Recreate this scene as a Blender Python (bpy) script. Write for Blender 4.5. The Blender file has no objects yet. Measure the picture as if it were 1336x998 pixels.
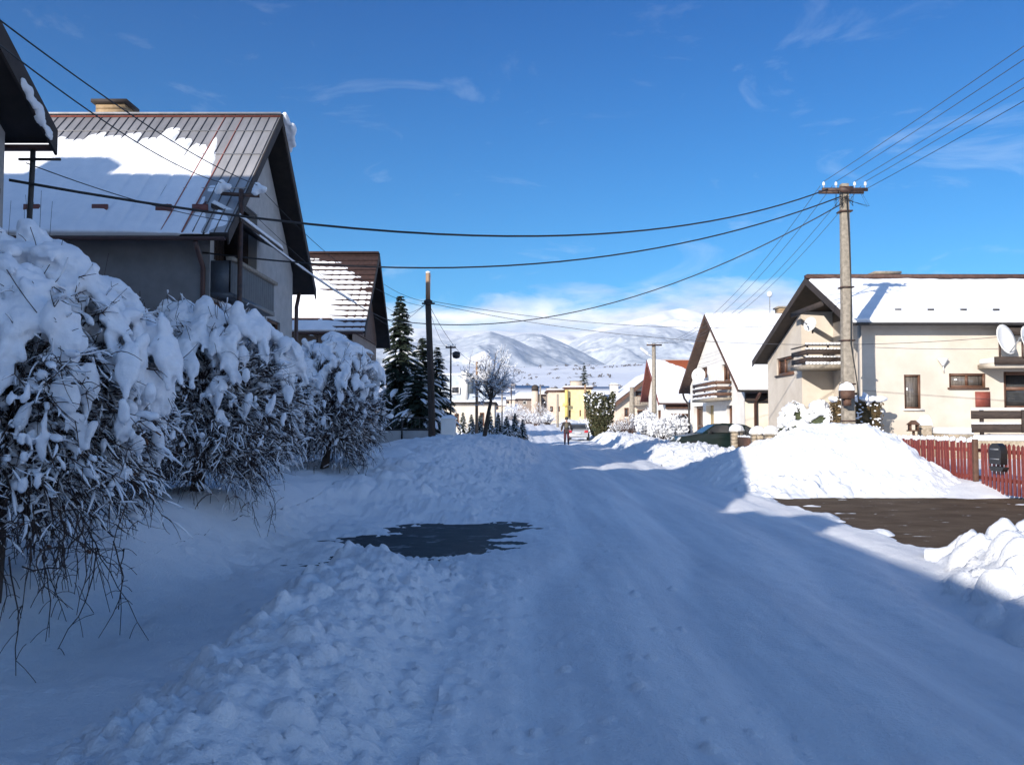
import bpy, math, random
import numpy as np
from mathutils import Vector, Matrix, geometry
PI = math.pi
R = math.radians
rng = np.random.default_rng(11)
scene = bpy.context.scene
COL = scene.collection

# ------------------------------------------------------------------ camera, sun, sky
F = 1113.0                      # focal length in photo pixels (30 mm on a 36 mm wide frame)
PITCH = math.atan(51 / F)
EYE = 1.6

def at(px, py, Y):
    """A point in the street Y metres ahead of the viewer along the given line of sight."""
    a = (px - 668) / F; b = (499 - py) / F
    c, s = math.cos(PITCH), math.sin(PITCH)
    t = Y / (c - b * s)
    return np.array([a * t, Y, EYE + (s + b * c) * t])

cam = bpy.data.cameras.new('camera')
cam.lens = 30; cam.sensor_width = 36; cam.clip_start = .05; cam.clip_end = 40000
camo = bpy.data.objects.new('camera', cam); COL.objects.link(camo)
camo.location = (0, 0, EYE); camo.rotation_euler = (R(90) + PITCH, 0, 0)
scene.camera = camo

SUN_EL, SUN_AZ = R(18.5), R(214)
sd = Vector((math.sin(SUN_AZ) * math.cos(SUN_EL), math.cos(SUN_AZ) * math.cos(SUN_EL), math.sin(SUN_EL)))
sl = bpy.data.lights.new('sun', 'SUN'); sl.energy = 4.6; sl.angle = R(.5); sl.color = (1, .93, .84)
so = bpy.data.objects.new('sun', sl); COL.objects.link(so)
so.location = (-40, -120, 60); so.rotation_euler = sd.to_track_quat('Z', 'Y').to_euler()

w = bpy.data.worlds.new('World'); scene.world = w; w.use_nodes = True
wn, wl = w.node_tree.nodes, w.node_tree.links

def nd(nodes, typ, **kw):
    n = nodes.new(typ)
    for k, v in kw.items():
        if k.startswith('i_'):
            k2 = k[2:]
            n.inputs[int(k2) if k2.isdigit() else k2.replace('_', ' ')].default_value = v
        else: setattr(n, k, v)
    return n

def world_sky():
    sky = nd(wn, 'ShaderNodeTexSky', sky_type='NISHITA', sun_disc=False)
    sky.sun_elevation = SUN_EL; sky.sun_rotation = SUN_AZ
    sky.air_density = 1; sky.dust_density = 0; sky.ozone_density = 10.0; sky.altitude = 500
    tc = nd(wn, 'ShaderNodeTexCoord')
    sep = nd(wn, 'ShaderNodeSeparateXYZ'); wl.new(tc.outputs['Generated'], sep.inputs[0])
    def mapn(scale, loc=(0, 0, 0)):
        m = nd(wn, 'ShaderNodeMapping'); m.inputs['Scale'].default_value = scale; m.inputs['Location'].default_value = loc
        wl.new(tc.outputs['Generated'], m.inputs[0]); return m.outputs[0]
    def noise(vec, detail=7, rough=.55, dist=0.0):
        n = nd(wn, 'ShaderNodeTexNoise'); n.inputs['Scale'].default_value = 1; n.inputs['Detail'].default_value = detail
        n.inputs['Roughness'].default_value = rough; n.inputs['Distortion'].default_value = dist
        wl.new(vec, n.inputs['Vector']); return n.outputs[0]
    def ramp(v, stops):
        r = nd(wn, 'ShaderNodeValToRGB'); e = r.color_ramp.elements
        e[0].position, e[0].color = stops[0][0], (stops[0][1],) * 3 + (1,)
        e[1].position, e[1].color = stops[-1][0], (stops[-1][1],) * 3 + (1,)
        for p, c in stops[1:-1]:
            x = e.new(p); x.color = (c, c, c, 1)
        wl.new(v, r.inputs[0]); return r.outputs[0]
    def mul(a, b, op='MULTIPLY'):
        m = nd(wn, 'ShaderNodeMath', operation=op)
        for i, q in enumerate((a, b)):
            if isinstance(q, (int, float)): m.inputs[i].default_value = q
            else: wl.new(q, m.inputs[i])
        return m.outputs[0]
    z = sep.outputs['Z']
    # bank of cumulus lying on the mountains
    low = noise(mapn((9, 9, 26), (1.3, .2, .4)), 8, .55, .3)
    edge = noise(mapn((4, 4, 3), (4.1, 0, 0)), 3, .5)
    zz = mul(z, mul(mul(edge, .5, 'SUBTRACT'), .10), 'ADD')
    zz = mul(zz, mul(mul(low, .5, 'SUBTRACT'), .10), 'ADD')
    band = ramp(zz, [(.02, 1), (.116, 1), (.140, 0)])
    bank = mul(band, ramp(low, [(.30, .55), (.5, 1)]))
    # thin wisps higher up
    wis = ramp(noise(mapn((5.5, 5.5, 16), (2.2, 1, 7.3)), 9, .6, .8), [(.575, 0), (.82, .5)])
    wband = ramp(z, [(.10, .9), (.2, .75), (.42, .35), (.6, 0)])
    wisp = mul(wis, wband)
    shade = noise(mapn((11, 11, 34), (.3, .7, 2)), 6, .55)
    cr = nd(wn, 'ShaderNodeValToRGB'); e = cr.color_ramp.elements
    e[0].position, e[0].color = .36, (4.0, 4.9, 6.6, 1)
    e[1].position, e[1].color = .62, (8.2, 8.3, 8.6, 1)
    wl.new(shade, cr.inputs[0])
    m1 = nd(wn, 'ShaderNodeMix', data_type='RGBA'); wl.new(wisp, m1.inputs[0]); tint = nd(wn, 'ShaderNodeMix', data_type='RGBA', blend_type='MULTIPLY'); tint.inputs[0].default_value = 1; wl.new(sky.outputs[0], tint.inputs[6]); dy = nd(wn, 'ShaderNodeMapRange', interpolation_type='SMOOTHSTEP'); dy.inputs[1].default_value = -.35; dy.inputs[2].default_value = .45; wl.new(sep.outputs['Y'], dy.inputs[0])
    tm = nd(wn, 'ShaderNodeMix', data_type='RGBA'); wl.new(dy.outputs[0], tm.inputs[0]); tm.inputs[6].default_value = (3.8, 2.0, 1.35, 1); el = nd(wn, 'ShaderNodeMapRange'); el.inputs[1].default_value = .06; el.inputs[2].default_value = .46; wl.new(z, el.inputs[0])
    te = nd(wn, 'ShaderNodeMix', data_type='RGBA'); wl.new(el.outputs[0], te.inputs[0]); te.inputs[6].default_value = (.60, 1.16, .95, 1); te.inputs[7].default_value = (.0, .66, .84, 1); wl.new(te.outputs[2], tm.inputs[7]); wl.new(tm.outputs[2], tint.inputs[7])
    wl.new(tint.outputs[2], m1.inputs[6]); m1.inputs[7].default_value = (6.5, 7.2, 8, 1)
    m2 = nd(wn, 'ShaderNodeMix', data_type='RGBA'); wl.new(bank, m2.inputs[0]); wl.new(m1.outputs[2], m2.inputs[6]); wl.new(cr.outputs[0], m2.inputs[7])
    bg = wn['Background']; wl.new(m2.outputs[2], bg.inputs[0]); bg.inputs[1].default_value = .115
world_sky()
scene.view_settings.view_transform = 'Standard'; scene.view_settings.look = 'None'
scene.view_settings.exposure = 0.5; scene.view_settings.gamma = 1
cy = scene.cycles
cy.max_bounces = 6; cy.diffuse_bounces = 3; cy.glossy_bounces = 2; cy.transparent_max_bounces = 6; cy.volume_bounces = 0
cy.use_denoising = True
cy.use_adaptive_sampling = False; cy.denoising_input_passes = 'RGB_ALBEDO_NORMAL'; cy.denoising_prefilter = 'ACCURATE'
try: cy.sampling_pattern = 'BLUE_NOISE'
except Exception: pass
cy.sample_clamp_indirect = 4

# ------------------------------------------------------------------ noise
def hsh(ix, iy, iz, s):
    n = (ix * 374761393 + iy * 668265263 + iz * 1440662683 + s * 974634777) & 0xffffffff
    n = ((n ^ (n >> 13)) * 1274126177) & 0xffffffff
    return ((n ^ (n >> 16)) & 0xffff) / 65535.0

def vn(x, y, z=None, s=0):
    x = np.asarray(x, float); y = np.asarray(y, float)
    z = np.zeros_like(x) if z is None else np.asarray(z, float)
    ix, iy, iz = (np.floor(q).astype(np.int64) for q in (x, y, z))
    fx, fy, fz = x - ix, y - iy, z - iz
    fx, fy, fz = (q * q * q * (q * (q * 6 - 15) + 10) for q in (fx, fy, fz))
    o = 0
    for dx in (0, 1):
        for dy in (0, 1):
            for dz in (0, 1):
                wt = (fx if dx else 1 - fx) * (fy if dy else 1 - fy) * (fz if dz else 1 - fz)
                o = o + wt * hsh(ix + dx, iy + dy, iz + dz, s)
    return o * 2 - 1

def fbm(x, y, z=None, o=4, s=0, g=.5):
    a, t, n = 1.0, 0, 0
    for k in range(o):
        f = 2.03 ** k
        t = t + a * vn(x * f + 17.3 * k, y * f - 9.1 * k, None if z is None else z * f + 3.7 * k, s + k); n += a; a *= g
    return t / n

def sst(a, b, x):
    t = np.clip((x - a) / (b - a), 0, 1); return t * t * (3 - 2 * t)

# ------------------------------------------------------------------ mesh building
ROOT = {}
class MB:
    def __init__(s): s.V = []; s.F = []; s.n = 0
    def add(s, v, f, m=0):
        v = np.asarray(v, float).reshape(-1, 3)
        if isinstance(f, np.ndarray): s.F.append((f + s.n, m))
        else:
            by = {}
            for q in f: by.setdefault(len(q), []).append(q)
            for q in by.values(): s.F.append((np.array(q, int) + s.n, m))
        s.V.append(v); s.n += len(v); return s
    def box(s, x0, x1, y0, y1, z0, z1, m=0):
        v = [(x, y, z) for z in (z0, z1) for y in (y0, y1) for x in (x0, x1)]
        return s.add(v, [(0, 2, 3, 1), (4, 5, 7, 6), (0, 1, 5, 4), (2, 6, 7, 3), (0, 4, 6, 2), (1, 3, 7, 5)], m)
    def pbox(s, P, u0, u1, v0, v1, w0, w1, m=0):
        v = [P(u, q, k) for k in (w0, w1) for q in (v0, v1) for u in (u0, u1)]
        return s.add(v, [(0, 2, 3, 1), (4, 5, 7, 6), (0, 1, 5, 4), (2, 6, 7, 3), (0, 4, 6, 2), (1, 3, 7, 5)], m)
    def bar(s, a, b, wx, wz, m=0, up=(0, 0, 1)):
        a, b = np.array(a, float), np.array(b, float); t = b - a; t /= np.linalg.norm(t)
        u = np.cross(t, up)
        if np.linalg.norm(u) < 1e-4: u = np.cross(t, (1, 0, 0))
        u /= np.linalg.norm(u); q = np.cross(u, t)
        v = [p + u * i * wx / 2 + q * j * wz / 2 for p in (a, b) for (i, j) in ((-1, -1), (1, -1), (1, 1), (-1, 1))]
        return s.add(v, [(0, 1, 2, 3), (7, 6, 5, 4), (0, 4, 5, 1), (1, 5, 6, 2), (2, 6, 7, 3), (3, 7, 4, 0)], m)
    def prism(s, poly, ext, m=0, caps=True):
        p = np.array(poly, float); n = len(p); e = np.array(ext, float)
        f = [(i, (i + 1) % n, n + (i + 1) % n, n + i) for i in range(n)]
        s.add(np.vstack([p, p + e]), f, m)
        if caps:
            tri = geometry.tessellate_polygon([[Vector(q) for q in p]])
            s.add(np.vstack([p, p + e]), [tuple(t) for t in tri] + [tuple(n + i for i in t[::-1]) for t in tri], m)
        return s
    def tubes(s, P, r, n=6, m=0, cap=True):
        P = np.asarray(P, float)
        if P.ndim == 2: P = P[None]
        N, k, _ = P.shape
        r = np.broadcast_to(np.asarray(r, float), (N, k))
        T = np.gradient(P, axis=1); T /= np.linalg.norm(T, axis=2, keepdims=True) + 1e-12
        mt = T.mean(1); ref = np.where(np.abs(mt[:, 2:3]) > .85 * np.linalg.norm(mt, axis=1, keepdims=True), [[1., 0, 0]], [[0, 0, 1.]])
        U = np.cross(T, np.repeat(ref[:, None], k, 1)); U /= np.linalg.norm(U, axis=2, keepdims=True) + 1e-9
        W = np.cross(U, T)
        a = np.arange(n) * 2 * PI / n
        V = P[:, :, None] + r[:, :, None, None] * (U[:, :, None] * np.cos(a)[None, None, :, None] + W[:, :, None] * np.sin(a)[None, None, :, None])
        base = (np.arange(N) * k * n)[:, None, None]
        i = np.arange(k - 1)[None, :, None] * n; j = np.arange(n)[None, None, :]; j2 = (j + 1) % n
        f = np.stack([base + i + j, base + i + j2, base + i + n + j2, base + i + n + j], -1).reshape(-1, 4)
        s.add(V.reshape(-1, 3), f, m)
        if cap:
            o = s.n - len(V.reshape(-1, 3))
            c0 = (np.arange(N) * k * n)[:, None] + np.arange(n)[None, ::-1]
            c1 = (np.arange(N) * k * n + (k - 1) * n)[:, None] + np.arange(n)[None]
            s.F.append((np.vstack([c0, c1]) + o, m))
        return s
    def lathe(s, c, prof, n=16, m=0):
        a = np.arange(n) * 2 * PI / n; pr = np.array(prof, float); k = len(pr)
        V = np.stack([c[0] + pr[:, 0:1] * np.cos(a), c[1] + pr[:, 0:1] * np.sin(a), c[2] + pr[:, 1:2] + 0 * a], -1).reshape(-1, 3)
        f = [(i * n + j, i * n + (j + 1) % n, (i + 1) * n + (j + 1) % n, (i + 1) * n + j) for i in range(k - 1) for j in range(n)]
        f += [tuple(range(n))[::-1], tuple((k - 1) * n + j for j in range(n))]
        return s.add(V, f, m)
    def blobs(s, C, M, sub=1, m=0):
        v, f = ICO[sub]; C = np.asarray(C, float); M = np.asarray(M, float); N = len(C)
        V = np.einsum('nij,kj->nki', M, v) + C[:, None]
        f = (np.arange(N)[:, None, None] * len(v) + f[None]).reshape(-1, 3)
        return s.add(V.reshape(-1, 3), f, m)
    def mesh(s, name, off=(0, 0, 0)):
        V = np.vstack(s.V) - np.array(off); me = bpy.data.meshes.new(name)
        me.vertices.add(len(V)); me.vertices.foreach_set('co', V.astype(np.float32).ravel())
        lt = np.concatenate([np.full(len(f), f.shape[1]) for f, _ in s.F]); li = np.concatenate([f.ravel() for f, _ in s.F])
        mi = np.concatenate([np.full(len(f), m) for f, m in s.F])
        me.loops.add(len(li)); me.loops.foreach_set('vertex_index', li.astype(np.int32))
        me.polygons.add(len(lt)); me.polygons.foreach_set('loop_start', np.concatenate([[0], np.cumsum(lt)[:-1]]).astype(np.int32))
        me.polygons.foreach_set('material_index', mi.astype(np.int32))
        me.update(calc_edges=True); me.validate(); return me
    def build(s, name, mats, parent=None, smooth=False, bevel=0):
        if not s.V: return None
        off = ROOT[parent][1] if parent is not None else (0, 0, 0)
        me = s.mesh(name, off)
        return link(name, me, mats, parent, smooth, bevel)

def link(name, me, mats, parent=None, smooth=False, bevel=0):
    o = bpy.data.objects.new(name, me); COL.objects.link(o)
    for q in (mats if isinstance(mats, (list, tuple)) else [mats]): me.materials.append(q)
    if smooth: me.polygons.foreach_set('use_smooth', np.ones(len(me.polygons), bool))
    if parent is not None:
        o.parent = parent; ROOT[o] = (ROOT[parent][0], ROOT[parent][1])
    else: ROOT[o] = (o, (0, 0, 0))
    if bevel:
        b = o.modifiers.new('bevel', 'BEVEL'); b.width = bevel; b.segments = 2; b.limit_method = 'ANGLE'
    return o

def tag(o, label=None, cat=None, group=None, kind=None):
    if label: o['label'] = label
    if cat: o['category'] = cat
    if group: o['group'] = group
    if kind: o['kind'] = kind
    return o

def thing(name, label, cat, loc, group=None):
    o = bpy.data.objects.new(name, None); COL.objects.link(o); o.location = tuple(loc)
    o.empty_display_size = .2
    ROOT[o] = (o, tuple(loc)); return tag(o, label, cat, group)

def kids(o): return [c for c in COL.objects if c.parent == o]
def copy_tree(o, parent=None):
    c = o.copy(); COL.objects.link(c); c.parent = parent
    ROOT[c] = ROOT[o]
    for ch in kids(o): copy_tree(ch, c)
    return c

def icos(sub):
    import bmesh
    b = bmesh.new(); bmesh.ops.create_icosphere(b, subdivisions=sub, radius=1)
    v = np.array([q.co[:] for q in b.verts]); f = np.array([[q.index for q in p.verts] for p in b.faces]); b.free(); return v, f
ICO = {k: icos(k) for k in (1, 2, 3)}

def frames(D, sx, sy, sz):
    """matrices whose first axis runs along D and whose third points as far up as it can"""
    D = D / (np.linalg.norm(D, axis=1, keepdims=True) + 1e-9)
    U = np.cross(np.tile([[0, 0, 1.]], (len(D), 1)), D); l = np.linalg.norm(U, axis=1, keepdims=True)
    U = np.where(l < 1e-3, [[0, 1., 0]], U / (l + 1e-9)); W = np.cross(D, U)
    return np.stack([D * np.reshape(sx, (-1, 1)), U * np.reshape(sy, (-1, 1)), W * np.reshape(sz, (-1, 1))], -1)

def merged(mb, voxel, noise_amp=.0, noise_f=8, smooth_it=2, seed=0):
    """one smooth skin round overlapping blobs, returned as an MB"""
    me = mb.mesh('tmp'); o = bpy.data.objects.new('tmp', me); COL.objects.link(o)
    r = o.modifiers.new('r', 'REMESH'); r.mode = 'VOXEL'; r.voxel_size = voxel
    if smooth_it:
        sm = o.modifiers.new('s', 'SMOOTH'); sm.iterations = smooth_it; sm.factor = .5
    dg = bpy.context.evaluated_depsgraph_get(); ev = o.evaluated_get(dg); m2 = ev.to_mesh()
    n = len(m2.vertices); V = np.empty(n * 3, np.float32); m2.vertices.foreach_get('co', V); V = V.reshape(-1, 3).astype(float)
    N = np.empty(n * 3, np.float32); m2.vertices.foreach_get('normal', N); N = N.reshape(-1, 3)
    m2.calc_loop_triangles(); T = np.empty(len(m2.loop_triangles) * 3, np.int32); m2.loop_triangles.foreach_get('vertices', T)
    ev.to_mesh_clear(); bpy.data.objects.remove(o); bpy.data.meshes.remove(me)
    if noise_amp: V = V + N * (noise_amp * fbm(V[:, 0] * noise_f, V[:, 1] * noise_f, V[:, 2] * noise_f, 3, seed))[:, None]
    out = MB()
    if n: out.add(V, T.reshape(-1, 3).astype(int))
    return out

# ------------------------------------------------------------------ materials
def mat(name, c, c2=None, scale=6, rough=.8, bump=0, bscale=None, stretch=(1, 1, 1), metal=0, spec=.5, lo=.35, hi=.65, detail=5, bstretch=True, flecks=None):
    m = bpy.data.materials.new(name); m.use_nodes = True
    n, l = m.node_tree.nodes, m.node_tree.links; b = n['Principled BSDF']
    b.inputs['Roughness'].default_value = rough; b.inputs['Metallic'].default_value = metal
    b.inputs['Specular IOR Level'].default_value = spec
    b.inputs['Base Color'].default_value = (*c, 1)
    tc = nd(n, 'ShaderNodeTexCoord'); mp = nd(n, 'ShaderNodeMapping'); l.new(tc.outputs['Object'], mp.inputs[0]); mp.inputs['Scale'].default_value = stretch
    if c2 is not None:
        t = nd(n, 'ShaderNodeTexNoise'); t.inputs['Scale'].default_value = scale; t.inputs['Detail'].default_value = detail; t.inputs['Roughness'].default_value = .6
        l.new(mp.outputs[0], t.inputs['Vector'])
        r = nd(n, 'ShaderNodeValToRGB'); e = r.color_ramp.elements
        e[0].position, e[0].color = lo, (*c, 1); e[1].position, e[1].color = hi, (*c2, 1)
        l.new(t.outputs[0], r.inputs[0]); l.new(r.outputs[0], b.inputs['Base Color'])
    if flecks:
        fc, fs, fst, f0, f1 = flecks
        mf = nd(n, 'ShaderNodeMapping'); mf.inputs['Scale'].default_value = fst; l.new(tc.outputs['Object'], mf.inputs[0])
        t = nd(n, 'ShaderNodeTexNoise'); t.inputs['Scale'].default_value = fs; t.inputs['Detail'].default_value = 8; t.inputs['Roughness'].default_value = .7; l.new(mf.outputs[0], t.inputs['Vector'])
        r = nd(n, 'ShaderNodeValToRGB'); e = r.color_ramp.elements; e[0].position, e[0].color, e[1].position, e[1].color = f0, (0, 0, 0, 1), f1, (1, 1, 1, 1); l.new(t.outputs[0], r.inputs[0])
        x = nd(n, 'ShaderNodeMix', data_type='RGBA'); l.new(r.outputs[0], x.inputs[0]); x.inputs[7].default_value = (*fc, 1)
        src = b.inputs['Base Color'].links[0].from_socket; l.new(src, x.inputs[6]); l.new(x.outputs[2], b.inputs['Base Color'])
    if bump:
        t = nd(n, 'ShaderNodeTexNoise'); t.inputs['Scale'].default_value = bscale or scale * 4; t.inputs['Detail'].default_value = 6; t.inputs['Roughness'].default_value = .65
        l.new(mp.outputs[0] if bstretch else tc.outputs['Object'], t.inputs['Vector'])
        q = nd(n, 'ShaderNodeBump'); q.inputs['Strength'].default_value = bump; q.inputs['Distance'].default_value = .02
        l.new(t.outputs[0], q.inputs['Height']); l.new(q.outputs[0], b.inputs['Normal'])
    return m

SNOW = mat('fresh_snow', (.80, .82, .85), (.88, .89, .90), 3, .65, .9, 40, spec=.2)
SNOWTREE = mat('tree_snow', (.80, .82, .86), (.88, .89, .91), 9, .7, .3, 60, spec=.2)
ROADSNOW = mat('packed_snow', (.74, .755, .79), (.90, .905, .915), 1.5, .6, .9, 40, stretch=(2.2, .12, 1), lo=.34, hi=.60, spec=.3, detail=7, bstretch=False)
ROOFSNOW = mat('roof_snow', (.82, .83, .85), (.90, .90, .91), 2.5, .6, .15, 14, spec=.2)
ASPH = mat('wet_asphalt', (.080, .053, .032), (.135, .095, .062), 1.4, .85, .5, 90, stretch=(.9, 1.2, 1), spec=.12, flecks=((.78, .79, .80), 2.6, (.8, 1.9, 1), .63, .69))
ASPHD = mat('dark_wet_asphalt', (.016, .016, .018), (.035, .035, .037), 4, .6, .4, 90, spec=.25, flecks=((.34, .36, .40), 2.4, (1, 1.3, 1), .56, .74))
SEAM = mat('dark_roof_seam', (.08, .075, .075), (.15, .14, .14), 3, .6)
BARK = mat('dark_bark', (.028, .020, .015), (.075, .055, .042), 30, .9, .8, 60, stretch=(1, 1, .25))
TWIG = mat('dark_twigs', (.030, .020, .017), (.07, .045, .036), 12, .85)
TWIGR = mat('reddish_twigs', (.10, .06, .05), (.20, .13, .11), 10, .85)
LEAFD = mat('withered_leaves', (.10, .035, .015), (.16, .07, .03), 20, .8)
SPRUCE = mat('spruce_needles', (.012, .022, .014), (.035, .055, .030), 5, .8)
THUJA = mat('thuja_foliage', (.025, .04, .015), (.09, .075, .03), 4, .8)
BOXBUSH = mat('bush_foliage', (.03, .045, .02), (.09, .10, .045), 8, .8)
BRHEDGE = mat('brownish_hedge', (.05, .04, .015), (.16, .10, .04), 8, .8)
CONC = mat('weathered_concrete', (.20, .172, .135), (.34, .295, .235), 9, .85, .3, 40)
WOODP = mat('dark_pole_wood', (.025, .018, .014), (.06, .042, .032), 8, .85, .5, 40, stretch=(1, 1, .1))
WOODL = mat('weathered_pole_wood', (.20, .11, .06), (.36, .24, .15), 8, .85, .4, 40, stretch=(1, 1, .1))
STEEL = mat('rusty_steel', (.035, .022, .018), (.09, .045, .03), 10, .6, .2)
WIRE = mat('cable_rubber', (.012, .012, .013), rough=.6)
WIREG = mat('grey_wire', (.06, .06, .065), rough=.5)
PORC = mat('porcelain', (.75, .73, .68), rough=.25)
DARKW = mat('dark_brown_timber', (.022, .014, .011), (.05, .032, .024), 6, .75, .4, 30, stretch=(1, 1, 5))
BROWNW = mat('brown_timber', (.07, .035, .022), (.13, .065, .04), 6, .7, .3, 30)
SOFFIT = mat('dark_soffit', (.03, .022, .018), (.05, .036, .03), 4, .8)
PLASTG = mat('grey_plaster', (.30, .29, .28), (.40, .385, .37), 3, .9, .5, 60)
PLASTSH = mat('shade_darkened_plaster', (.15, .145, .14), (.20, .195, .19), 2, .9, .5, 60)  # plaster darkened to put the near wall's shade into its colour
PLASTW = mat('pale_plaster', (.36, .355, .345), (.44, .43, .42), 3, .9, .5, 60)
PLASTC = mat('cream_plaster', (.53, .465, .385), (.63, .565, .48), .9, .9, .3, 50)
PLASTN = mat('white_plaster', (.76, .72, .66), (.84, .80, .74), 1.5, .9, .3, 50)
PLASTY = mat('yellow_plaster', (.62, .49, .25), (.70, .56, .31), 2, .9)
PLASTP = mat('pinkish_plaster', (.52, .42, .33), (.60, .50, .40), 2, .9)
PLASTB = mat('brown_plaster', (.24, .19, .16), (.32, .26, .22), 2, .9)
YTILE = mat('yellow_tiles', (.55, .40, .17), (.66, .50, .24), 5, .6)
METROOF = mat('faded_metal_roof', (.35, .34, .335), (.49, .475, .47), 2.2, .5, .15, 9, spec=.4, stretch=(1, .25, .25))
REDLINE = mat('red_paint', (.30, .07, .045), (.36, .12, .08), 5, .6)
TILEBR = mat('brown_roof_tiles', (.055, .028, .022), (.10, .05, .038), 8, .7, .3)
TILERED = mat('orange_roof_tiles', (.60, .12, .03), (.68, .17, .05), 8, .7, .2)
REDBARGE = mat('dark_red_board', (.20, .045, .03), (.26, .065, .045), 5, .65)
BRICKM = mat('yellow_brick', (.28, .19, .10), (.38, .27, .16), 9, .85, .4, 30)
STONEM = mat('stone_masonry', (.26, .21, .15), (.44, .37, .28), 12, .9, .8, 22)
GLASS = mat('dark_window_glass', (.025, .028, .032), (.06, .06, .06), .8, .06, spec=.8)
CURTAIN = mat('curtained_window_glass', (.10, .085, .075), (.20, .175, .15), 6, .12, spec=.8, stretch=(3, 3, .3))
WFRAME = mat('white_window_frame', (.72, .70, .66), rough=.5)
BFRAME = mat('brown_window_frame', (.11, .05, .03), (.15, .07, .04), 8, .5)
GREYSHEET = mat('corrugated_grey_sheet', (.05, .055, .065), (.075, .085, .095), 5, .5)
REDFENCE = mat('red_fence_paint', (.16, .028, .022), (.23, .05, .038), 14, .6, .3, 40)
DARKMET = mat('dark_iron', (.018, .016, .016), (.03, .027, .026), 8, .6)
PIPE = mat('brown_downpipe', (.06, .03, .024), (.09, .045, .036), 6, .45)
DISHW = mat('white_dish', (.74, .73, .70), (.80, .79, .77), 3, .45)
GREYM = mat('grey_metal', (.25, .26, .27), (.33, .34, .35), 5, .45, metal=.3)
BLACKP = mat('black_plastic', (.012, .012, .013), rough=.4)
FOREST = None
# ------------------------------------------------------------------ ground: one height function for every snow surface near the street
def XL(Y): return np.interp(Y, [-60, 10, 14, 20, 30, 36, 60, 80, 110, 150], [-.5, -.5, -.2, .35, .9, 1.4, 2.0, 2.1, 2.1, 1.9])
def XR(Y): return np.interp(Y, [-60, 6, 7.6, 9.0, 10.2, 18, 22, 30, 44, 60, 75, 110, 150], [3.4, 3.5, 3.7, 4.4, 5.0, 5.1, 5.05, 5.35, 5.7, 6.1, 6.6, 6.9, 7.2])
def BASE(Y): return np.interp(Y, [-60, 75, 110, 150, 200], [0, 0, .75, 1.9, 3.2])

def lumps(X, Y, s=0, f=1.0):
    X = X + .06 * vn(X * 4, Y * 4, s=71); Y = Y + .06 * vn(X * 4 + 9, Y * 4, s=72)
    a = np.abs(vn(X * 3.1 * f, Y * 3.1 * f, s=40 + s)); b = np.abs(vn(X * 7.3 * f + 5, Y * 7.3 * f, s=50 + s)); c = np.abs(vn(X * 15 * f, Y * 15 * f, s=60 + s)); d = fbm(X * 1.6 * f, Y * 1.6 * f, o=2, s=64 + s)
    return .75 * (a - .27) + .42 * (b - .27) + .2 * (c - .27) + .22 * d

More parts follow.
